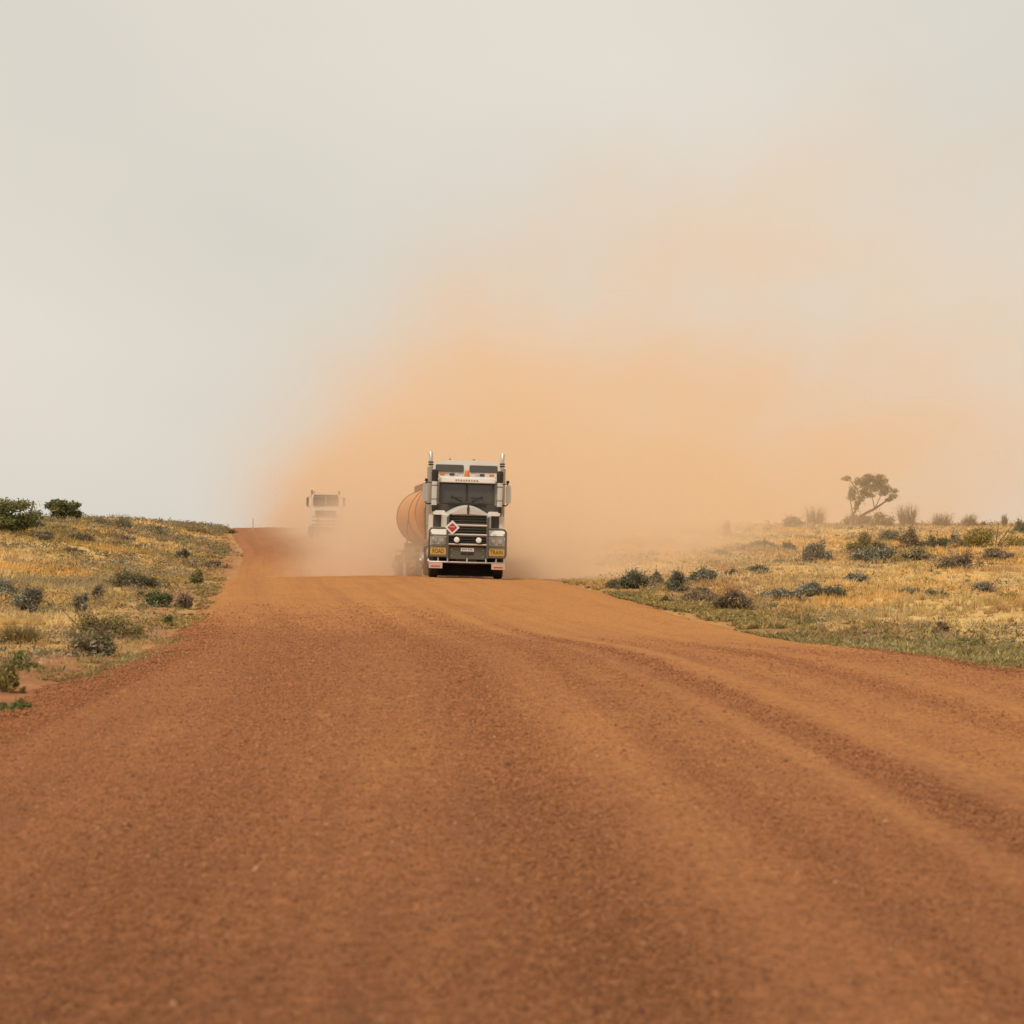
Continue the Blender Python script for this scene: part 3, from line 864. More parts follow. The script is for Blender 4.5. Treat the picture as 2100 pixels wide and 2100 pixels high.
        for z in (2.45, 2.9):
            q = B(); q.lathe([(z, .098), (z + .002, .106), (z + .03, .106), (z + .032, .098)], (s * 1.07, 1.93, 0), 'Z', 20); q.build('clamp_band', M['steel'], ac, True)
        q = B(); q.loft([[(s * 1.375 + x, y, z) for x, z in rounded(-.085, .085, 2.40, 2.98, .05)] for y in (2.14, 2.26)]); mr = q.build('mirror', M['alloy'], root, True)
        q = B(); q.loft([[(s * 1.375 + x, y, z) for x, z in rounded(-.07, .07, 2.62, 2.95, .03)] for y in (2.262, 2.268)]); q.build('mirror_glass', M['glass'], mr)
        q = B(); q.tube([(s * 1.08, 2.4, 3.0), (s * 1.3, 2.22, 3.04), (s * 1.375, 2.2, 2.99)], .016, 6); q.build('mirror_arm', M['black'], mr, True)
        q = B(); q.tube([(s * 1.1, 2.4, 2.36), (s * 1.3, 2.22, 2.34), (s * 1.375, 2.2, 2.39)], .016, 6); q.build('mirror_arm', M['black'], mr, True)
        q = B(); q.lathe([(-.05, .02), (-.04, .05), (.04, .05), (.05, .02)], (s * 1.345, 2.2, 3.10), 'Z', 12); q.tube([(s * 1.345, 2.2, 2.97), (s * 1.345, 2.2, 3.06)], .014, 6); q.build('blind_spot_lamp', M['black'], mr, True)
        q = B()
        tip = [(s * 1.20, 3.22, 1.3), (s * 1.20, 3.22, 3.76), (s * 1.20, 3.24, 3.88), (s * 1.215, 3.31, 4.0)]
        q.tube(tip, [.065, .065, .068, .075], 16); sk = q.build('exhaust_stack', M['alloy'], root, True)
        q = B(); q.lathe([(1.7, .08), (1.71, .115), (3.52, .115), (3.53, .08)], (s * 1.20, 3.22, 0), 'Z', 20); q.build('heat_shield', M['cab_grey'], sk, True)
        for z in (3.58, 3.66):
            q = B(); q.lathe([(z, .065), (z + .004, .092), (z + .04, .092), (z + .044, .065)], (s * 1.20, 3.22, 0), 'Z', 16); q.build('stack_clamp', M['black'], sk, True)
        q = B(); q.tube([(s * 1.19, 2.32, 1.3), (s * 1.21, 2.30, 1.45), (s * 1.21, 2.30, 2.0), (s * 1.19, 2.32, 2.1)], .014, 6); q.build('grab_rail', M['chrome'], root, True)
        q = B(); q.tube([(s * .30, 2.75, 3.2), (s * .34, 2.75, 3.26)], .02, 6); q.lathe([(-.28, .06), (-.26, .055), (-.1, .025), (.2, .02)], (s * .34, 2.75, 3.27), 'Y', 14); q.build('air_horn', M['chrome'], root, True)
    return root

def tanker(label):
    root = empty('tanker_trailer')
    tag(root, label, 'tanker trailer', 'tankers towed by the near truck')
    Lg = 10.6
    secs = []
    n = 32
    def ring(y, k, dz=0): return [(math.cos(a) * 1.22 * k, y, 2.74 + dz + math.sin(a) * 1.24 * k) for a in np.linspace(0, 2 * math.pi, n, endpoint=False)]
    for y, k in ((0, .05), (.02, .5), (.06, .78), (.13, .93), (.22, .985), (.34, 1)): secs.append(ring(y, k))
    for y in np.linspace(.34, Lg - .34, 10)[1:]: secs.append(ring(y, 1))
    for y, k in ((.22, .985), (.13, .93), (.06, .78), (.02, .5), (0, .05)): secs.append(ring(Lg - y, k))
    q = MB(); q.loft(secs); tk = q.build('tank', M['tank'], root, True)
    for y in (.40, Lg - .40):
        q = MB(); q.loft([ring(y - .035, 1.0), ring(y - .03, 1.028), ring(y + .03, 1.028), ring(y + .035, 1.0)], cap=False); q.build('band', M['tank_dark'], tk, True)
    for s in (-1, 1):
        q = MB(); q.loft([[(s * .42 + x, y, 3.84 + z) for x, z in ((-.03, 0), (.03, 0), (.03, .36), (-.03, .36))] for y in (.5, Lg - .5)]); q.build('top_coaming', M['tank_dark'], root, bevel=.006)
    for y in (1.6, 3.4, 5.3, 7.2, 9.0):
        q = MB(); q.lathe([(3.94, .30), (4.04, .30), (4.06, .27), (4.10, .25), (4.11, .05)], (0, y, 0), 'Z', 20); q.build('manhole', M['tank_dark'], root, True)
    for s in (-1, 1):
        # hoop ladders and side fittings that show beside the tractor
        q = MB(); q.box(s * 1.02 - .22, s * 1.02 + .22, 2.9, 4.8, .72, 1.32, .03); q.build('side_locker', M['tank_dark'], root)
        q = MB(); q.box(s * 1.17 - .03, s * 1.17 + .03, 5.2, 6.4, .75, .81); q.box(s * 1.17 - .03, s * 1.17 + .03, 5.2, 6.4, 1.15, 1.21); 
        for y in (5.2, 6.34): q.box(s * 1.17 - .03, s * 1.17 + .03, y, y + .06, .81, 1.15)
        q.build('side_guard', M['tank_dark'], root)
        q = MB(); q.box(s * .7 - .06, s * .7 + .06, 2.5, 2.62, .35, 1.5); q.box(s * .7 - .14, s * .7 + .14, 2.42, 2.70, .30, .35); q.build('landing_leg', M['tank_dark'], root)
        q = MB(); q.tube([(s * 1.24, .62, 1.35), (s * 1.27, .62, 2.4), (s * 1.05, .62, 3.2), (s * .5, .62, 3.75)], .025, 6); q.tube([(s * 1.24, 1.02, 1.35), (s * 1.27, 1.02, 2.4), (s * 1.05, 1.02, 3.2), (s * .5, 1.02, 3.75)], .025, 6)
        for z in (1.5, 1.8, 2.1, 2.4): q.tube([(s * 1.25, .62, z), (s * 1.25, 1.02, z)], .015, 6)
        q.build('ladder', M['tank_dark'], root, True)
        q = MB(); q.loft([[(s * x, y, z) for x, z in ((.62, 1.18), (1.25, 1.18), (1.25, 1.22), (.62, 1.22))] for y in (6.5, Lg - .1)]); q.build('mudguard', M['tank_dark'], root)
        for y in (7.0, 8.25, 9.5): make_wheel(root, s * .92, y, .50, .52, True, M['tank_dark'])
    q = MB()
    for s in (-1, 1): q.box(s * .45 - .05, s * .45 + .05, .5, Lg - .2, 1.05, 1.42)
    for y in (.6, 2.5, 4.4, 6.4, 8.2, Lg - .5): q.box(-.85, .85, y, y + .14, 1.2, 1.55)
    for y in (7.0, 8.25, 9.5): q.cyl((-.8, y, .5), (.8, y, .5), .08)
    q.build('subframe', M['tank_dark'], root)
    return root

def place(root, x, y, yaw, roll=0, pitch=0):
    root.location = (x, y, float(road_z(np.array([x]), np.array([y]))[0]) + .012)
    root.rotation_euler = (pitch, roll, yaw)

pm = prime_mover()
def lift(o):
    for c_ in o.children:
        if c_.type == 'MESH':
            me = c_.data; v = np.empty(len(me.vertices) * 3, np.float32); me.vertices.foreach_get('co', v); v = v.reshape(-1, 3)
            v[:, 2] += .10 * sstep(2.12, 2.45, v[:, 2]) + .06 * sstep(3.15, 3.4, v[:, 2])
            me.vertices.foreach_set('co', v.ravel()); me.update()
        lift(c_)
lift(pm)                                           # the cab stands taller than the bonnet would suggest
place(pm, cx(59.6) + LANE + .0, 59.6, R(3.2), R(1.6), R(-.5))
pm.location.z += -.012
t1 = tanker('dust covered tanker trailer behind the white truck, its front curve showing beside the cab')
yaw1 = R(5.2)
hx, hy = pm.location.x - math.sin(R(3.2)) * 5.6, pm.location.y + math.cos(R(3.2)) * 5.6
t1.location = (hx - .02, hy, .0); t1.rotation_euler = (R(-2.0), R(1.2), yaw1)
t2 = tanker('second dust veiled tanker trailer, further back behind the first tanker')
yaw2 = R(6.4)
hx2, hy2 = hx - math.sin(yaw1) * 12.4, hy + math.cos(yaw1) * 12.4
t2.location = (hx2 - .20, hy2, -.46); t2.rotation_euler = (R(.2), R(1.2), yaw2)

def flat_truck():
    """the second truck: flat fronted cab, half hidden by dust"""
    root = empty('cabover_truck')
    tag(root, 'pale flat fronted truck half hidden in orange dust, far up the road', 'truck')
    q = MB()
    for s in (-1, 1): q.box(s * .43 - .04, s * .43 + .04, .6, 7.2, .75, 1.0, .01)
    q.box(-.5, .5, .4, 2.2, .5, 1.1); q.cyl((-.95, 1.35, .52), (.95, 1.35, .52), .07)
    for y in (5.2, 6.5): q.cyl((-.8, y, .52), (.8, y, .52), .1)
    q.build('chassis', M['dark_steel'], root)
    for s in (-1, 1):
        make_wheel(root, s * 1.05, 1.35, .52, .30)
        for y in (5.2, 6.5): make_wheel(root, s * .90, y, .52, .56, True)
    pr = [(-1.22, .95), (1.22, .95), (1.22, 2.7), (1.14, 3.48), (1.0, 3.62), (-1.0, 3.62), (-1.14, 3.48), (-1.22, 2.7)]
    q = MB(); q.loft([[(x * .97, .06 + max(0, z - 2.6) * .16, z) for x, z in pr], [(x, .3, z) for x, z in pr], [(x, 2.4, z) for x, z in pr]]); q.build('cab', M['white'], root, True)
    fy = lambda z: .03 + max(0, z - 2.6) * .16
    for s in (-1, 1):
        pw = rounded(min(s * .03, s * 1.02), max(s * .03, s * 1.02), 2.66, 3.38, .06)
        q = MB(); q.loft([[(x, fy(z), z) for x, z in pw], [(x, fy(z) + .03, z) for x, z in pw]]); q.build('windscreen', M['glass'], root)
        q = MB(); q.loft([[(s * 1.46 + x, y, z) for x, z in rounded(-.10, .10, 2.6, 3.3, .05)] for y in (.1, .24)]); mr = q.build('mirror', M['black'], root, True)
        q = MB(); q.tube([(s * 1.15, .4, 3.36), (s * 1.42, .2, 3.36), (s * 1.46, .18, 3.28)], .02, 6); q.build('mirror_arm', M['black'], mr, True); q = MB(); q.tube([(s * 1.2, .4, 2.55), (s * 1.42, .2, 2.55), (s * 1.46, .18, 2.62)], .02, 6); q.build('mirror_arm', M['black'], mr, True)
        q = MB(); q.tube([(s * 1.1, 2.7, 1.2), (s * 1.1, 2.7, 3.75), (s * 1.12, 2.78, 3.9)], [.075, .075, .08], 12); q.build('exhaust_stack', M['dark_steel'], root, True)
        q = MB(); q.prism(rounded(s * .95 - .22, s * .95 + .22, 1.0, 1.22, .04), -.02, .08, 'Y'); q.build('headlight', M['grey_lens'], root)
        q = MB(); q.lathe([(-.25, .07), (-.2, .06), (.1, .03), (.3, .025)], (s * .55, .9, 3.72), 'Y', 12); q.build('air_horn', M['chrome'], root, True)
    q = MB(); q.box(-.98, .98, -.04, .10, 3.40, 3.54, .02); q.build('sun_visor', M['dark_steel'], root)
    q = MB(); q.lathe([(3.62, .1), (3.66, .1), (3.8, .085), (3.84, .04)], (-.95, .9, 0), 'Z', 14); q.build('beacon', M['amber'], root, True)
    q = MB(); q.box(-.82, .82, .0, .05, 1.85, 2.28); gr = q.build('grille', M['black'], root)
    for k in range(5):
        q = MB(); q.box(-.80, .80, -.015, -.002, 1.88 + k * .08, 1.92 + k * .08); q.build('grille_slat', M['steel'], gr)
    q = MB(); q.box(-1.2, 1.2, -.12, .1, .55, .98, .04); q.build('bumper', M['steel'], root)
    q = MB()
    for z in (1.15, 1.45, 1.75): q.tube([(-1.1, -.16, z), (1.1, -.16, z)], .035, 8)
    for s in (-1, 1): q.tube([(s * .62, -.14, .9), (s * .62, -.14, 1.8)], .035, 8)
    q.build('bull_bar', M['dark_steel'], root, True)
    return root
ft = flat_truck()
place(ft, -15.0, 150.5, R(6.5), R(.8), R(.5))

# guide post at the crest
gp = MB(); gp.prism(rounded(-.06, .06, -.02, .02, .015, 2), 0, 1.45, 'Z'); post = gp.build('guide_post', M['post'])
gy = 228.0; gx = (519 - 1050) / FPX * gy
post.location = (gx, gy, float(ground_z(gx, gy)) - .05)
tag(post, 'slim pale guide post beside the road at the crest', 'post')

# ------------------------------------------------------------------ plants
PAL = {   # base colours of leaves and stems, each with its own natural spread
    'green': (.165, .180, .062), 'bright': (.20, .22, .06), 'olive': (.28, .23, .085), 'gold': (.40, .29, .075),
    'grey': (.40, .36, .26), 'blue': (.215, .20, .135), 'teal': (.18, .178, .10), 'dark': (.15, .128, .078),
    'brown': (.31, .205, .115), 'purple': (.27, .20, .14), 'straw': (.52, .34, .12), 'dry': (.27, .20, .12), 'darkgreen': (.12, .14, .065),
    'dusty': (.26, .20, .12),
}
def tints(n, names, w=.35):
    c = np.array([PAL[k] for k in names])
    i = RNG.integers(0, len(names), n)
    return np.clip(c[i] * (1 + (RNG.random((n, 1)) - .5) * 2 * w) * (1 + (RNG.random((n, 3)) - .5) * .16), .005, .9)

def leaf_quads(P, N, s, asp=1.8):
    """leaf shaped quads at P with normal N and half size s"""
    n = len(P)
    r = RNG.normal(size=(n, 3)); N = N / (np.linalg.norm(N, axis=1, keepdims=True) + 1e-9)
    a = np.cross(N, r); a /= np.linalg.norm(a, axis=1, keepdims=True) + 1e-9
    b = np.cross(N, a)
    s = np.asarray(s).reshape(-1, 1)
    v = np.stack([P - a * s * asp, P - b * s * .6 + N * s * .15, P + a * s * asp, P + b * s * .6 + N * s * .15], 1)
    f = np.arange(n * 4).reshape(n, 4)
    return v.reshape(-1, 3), f

def clump_points(cl, n, out=.45):
    """points spread through lumpy ellipsoids (centre, radii): denser towards their skins"""
    w = np.array([c[3] * c[4] * c[5] for c in cl]) ** .8; i = RNG.choice(len(cl), n, p=w / w.sum())
    C = np.array(cl)
    d = RNG.normal(size=(n, 3)); d /= np.linalg.norm(d, axis=1, keepdims=True)
    r = RNG.random(n) ** .42
    r = r * (1 + out * np.abs(RNG.normal(size=n)) * (RNG.random(n) > .65))
    p = C[i, :3] + d * C[i, 3:] * r[:, None]
    return p, d, i

def twigs(root, ends, r0, mat, name='stem', base=None):
    q = MB()
    for e in ends:
        e = Vector(e); b = Vector(base) if base else Vector((e.x * .12, e.y * .12, 0))
        m = b.lerp(e, .5) + Vector((random.uniform(-1, 1), random.uniform(-1, 1), .3)) * (e - b).length * .08
        q.tube([b, m, e], [r0, r0 * .7, r0 * .3], 5, False)
    return q.build(name, mat, root, True)

def bush(root, w, h, cols, dens=1., leaf=.05, lumps=9, spread=False, stems=True):
    cl = []
    sq, th = random.uniform(.55, 1.), random.uniform(0, 3.14)
    for k in range(lumps):
        a = random.uniform(0, 6.28); rr = random.uniform(.05, 1.) ** .75
        px, py = math.cos(a) * rr * w * .44, math.sin(a) * rr * w * .44 * sq
        top = h * (1 - .50 * rr ** 2.4) * random.uniform(.62, 1.08)
        rx = w * random.uniform(.08, .19); rz = top * random.uniform(.22, .42)
        cl.append((px, py, max(rz * .7, top - rz), rx, rx, rz))
        if not spread and random.random() < .4: cl.append((px * 1.05, py, top * .3, rx * .9, rx * .9, top * .3))
    for k in range(4):                                   # low straggling outliers round the foot
        a = random.uniform(0, 6.28); rr = random.uniform(.45, .72)
        cl.append((math.cos(a) * rr * w, math.sin(a) * rr * w * sq, h * .10, w * random.uniform(.05, .12), w * random.uniform(.05, .12), h * random.uniform(.10, .2)))
    n = int(dens * 120 * max(6, w * h / (leaf * leaf) / 26))
    n = min(n, 4200)
    p, d, i = clump_points(cl, n, .6)
    p[:, 2] = np.abs(p[:, 2])
    N = d * .7 + RNG.normal(size=(n, 3)) * .6 + np.array([0, 0, .35])
    v, f = leaf_quads(p, N, leaf * .82 * (.5 + .9 * RNG.random(n)))
    base = tints(n, cols)
    tone = (.72 + .56 * RNG.random(len(cl)))[i][:, None]
    np_mesh('foliage', v, f, M['leaf'], root, base * tone)
    if stems:
        bare = [(math.cos(a) * w * .5 * r_, math.sin(a) * w * .5 * r_, h * random.uniform(.7, 1.25)) for a, r_ in ((random.uniform(0, 6.28), random.uniform(.2, .9)) for _ in range(9))]
        twigs(root, [c[:3] for c in cl] + bare, max(.008, w * .010), M['bark'])

def wand_blades(n, w, h, lean=.35, width=.012, cols=('dry',), seg=2, up=.0):
    """upright thin blades or wands growing from a small foot"""
    a = RNG.random(n) * 6.283; rr = np.sqrt(RNG.random(n)) * w * .20
    b = np.stack([np.cos(a) * rr, np.sin(a) * rr, np.zeros(n)], -1)
    ln = RNG.random(n)
    hh = h * (.4 + .65 * RNG.random(n)) * (1 - .45 * ln ** 2)
    out = np.stack([np.cos(a), np.sin(a)], -1) * (lean * w * ln)[:, None] + RNG.normal(size=(n, 2)) * .05 * h
    t = b + np.stack([out[:, 0], out[:, 1], hh], -1)
    m = b * .55 + t * .45 + np.stack([-out[:, 0] * .12, -out[:, 1] * .12, hh * .10], -1)
    q = RNG.random(n) * 6.283
    s = np.stack([np.cos(q), np.sin(q), np.zeros(n)], -1) * (width * (.7 + .6 * RNG.random(n)))[:, None]
    v = np.stack([b - s, b + s, m - s * .8, m + s * .8, t], 1).reshape(-1, 3)
    k = (np.arange(n) * 5)[:, None]
    f = np.concatenate([k + [0, 1, 3], k + [0, 3, 2], k + [2, 3, 4]], 1).reshape(-1, 3)
    return v, f, np.repeat(tints(n, cols), 3, 0)

def wispy(root, w, h, cols, n=260, width=.014, leafy=0):
    v, f, t = wand_blades(n, w, h, .36, width, cols)
    np_mesh('stem', v, f, M['leaf'], root, t)
    if leafy:
        cl = [(random.uniform(-.3, .3) * w, random.uniform(-.3, .3) * w, random.uniform(.35, .85) * h, w * .16, w * .16, h * .2) for _ in range(8)]
        p, d, i = clump_points(cl, leafy)
        v, f = leaf_quads(p, d + RNG.normal(size=d.shape) * .6, .035 * (.6 + .8 * RNG.random(leafy)))
        np_mesh('foliage', v, f, M['leaf'], root, tints(leafy, cols))

def tree_crown(root, cl, n, leaf, cols, name='crown'):
    p, d, i = clump_points(cl, n, .36)
    N = d * .6 + RNG.normal(size=(n, 3)) * .7 + np.array([0, 0, .4])
    v, f = leaf_quads(p, N, leaf * (.6 + .8 * RNG.random(n)))
    tone = (.8 + .4 * RNG.random(len(cl)))[i][:, None]
    return np_mesh(name, v, f, M['leaf'], root, tints(n, cols) * tone)

def plant(name, cat, kind, px, py, wpx, hpx, cols, label, d=None, group=None, **kw):
    """px, py: where its foot is seen in the photograph; wpx, hpx: its size there; d: its distance when the foot is hidden"""
    dd = d or on_ground(px, py) or 190.
    x = (px - 1050) / FPX * dd
    sc = dd / FPX
    w, h = wpx * sc, hpx * sc
    if kind in ('bush', 'low'): w, h = w * (1.3 if kind == 'bush' else 1.2), h * 1.06
    o = empty(name, (x, dd, float(ground_z(x, dd)) - .03), (0, 0, random.uniform(0, 6.28) if kind != 'lean' else 0))
    tag(o, label, cat, group)
    lf = max(.022, dd * .00052)
    if kind == 'bush': bush(o, w, h * 1.02, cols, leaf=kw.get('leaf', lf), dens=kw.get('dens', 1), lumps=kw.get('lumps', 10))
    elif kind == 'low': bush(o, w, h * 1.15, cols, leaf=kw.get('leaf', lf), dens=kw.get('dens', 1.1), lumps=kw.get('lumps', 14), spread=True)
    elif kind == 'wispy': wispy(o, w, h, cols, n=kw.get('n', 300), width=max(.008, dd * .00016), leafy=kw.get('leafy', 0))
    elif kind == 'tussock':
        v, f, t = wand_blades(kw.get('n', 700), w, h * .9, .40, max(.008, dd * .00022), cols)
        np_mesh('blades', v, f, M['leaf'], o, t)
        bush(o, w * .8, h * .55, cols, leaf=lf * .8, dens=.5, lumps=7, stems=False)
    elif kind == 'tree':
        cl = []
        for k in range(kw.get('lumps', 22)):
            a = random.uniform(0, 6.28); e = random.uniform(-1.25, 1)
            rr = math.sqrt(max(0, 1 - e * e * .5)) * random.uniform(.4, 1)
            cl.append((math.cos(a) * rr * w * .40, math.sin(a) * rr * w * .40, h * (.55 + .32 * e), w * .16, w * .16, h * .15))
        twigs(o, [c[:3] for c in cl], h * .018, M['bark'], 'limb', (0, 0, h * .12))
        q = MB(); q.tube([(0, 0, -.1), (.03, 0, h * .2), (-.02, .04, h * .45), (0, 0, h * .7)], [h * .04, h * .032, h * .022, h * .008], 8); q.build('trunk', M['bark'], o, True)
        tree_crown(o, cl, kw.get('n', 5200), lf * 1.15, cols)
    return o

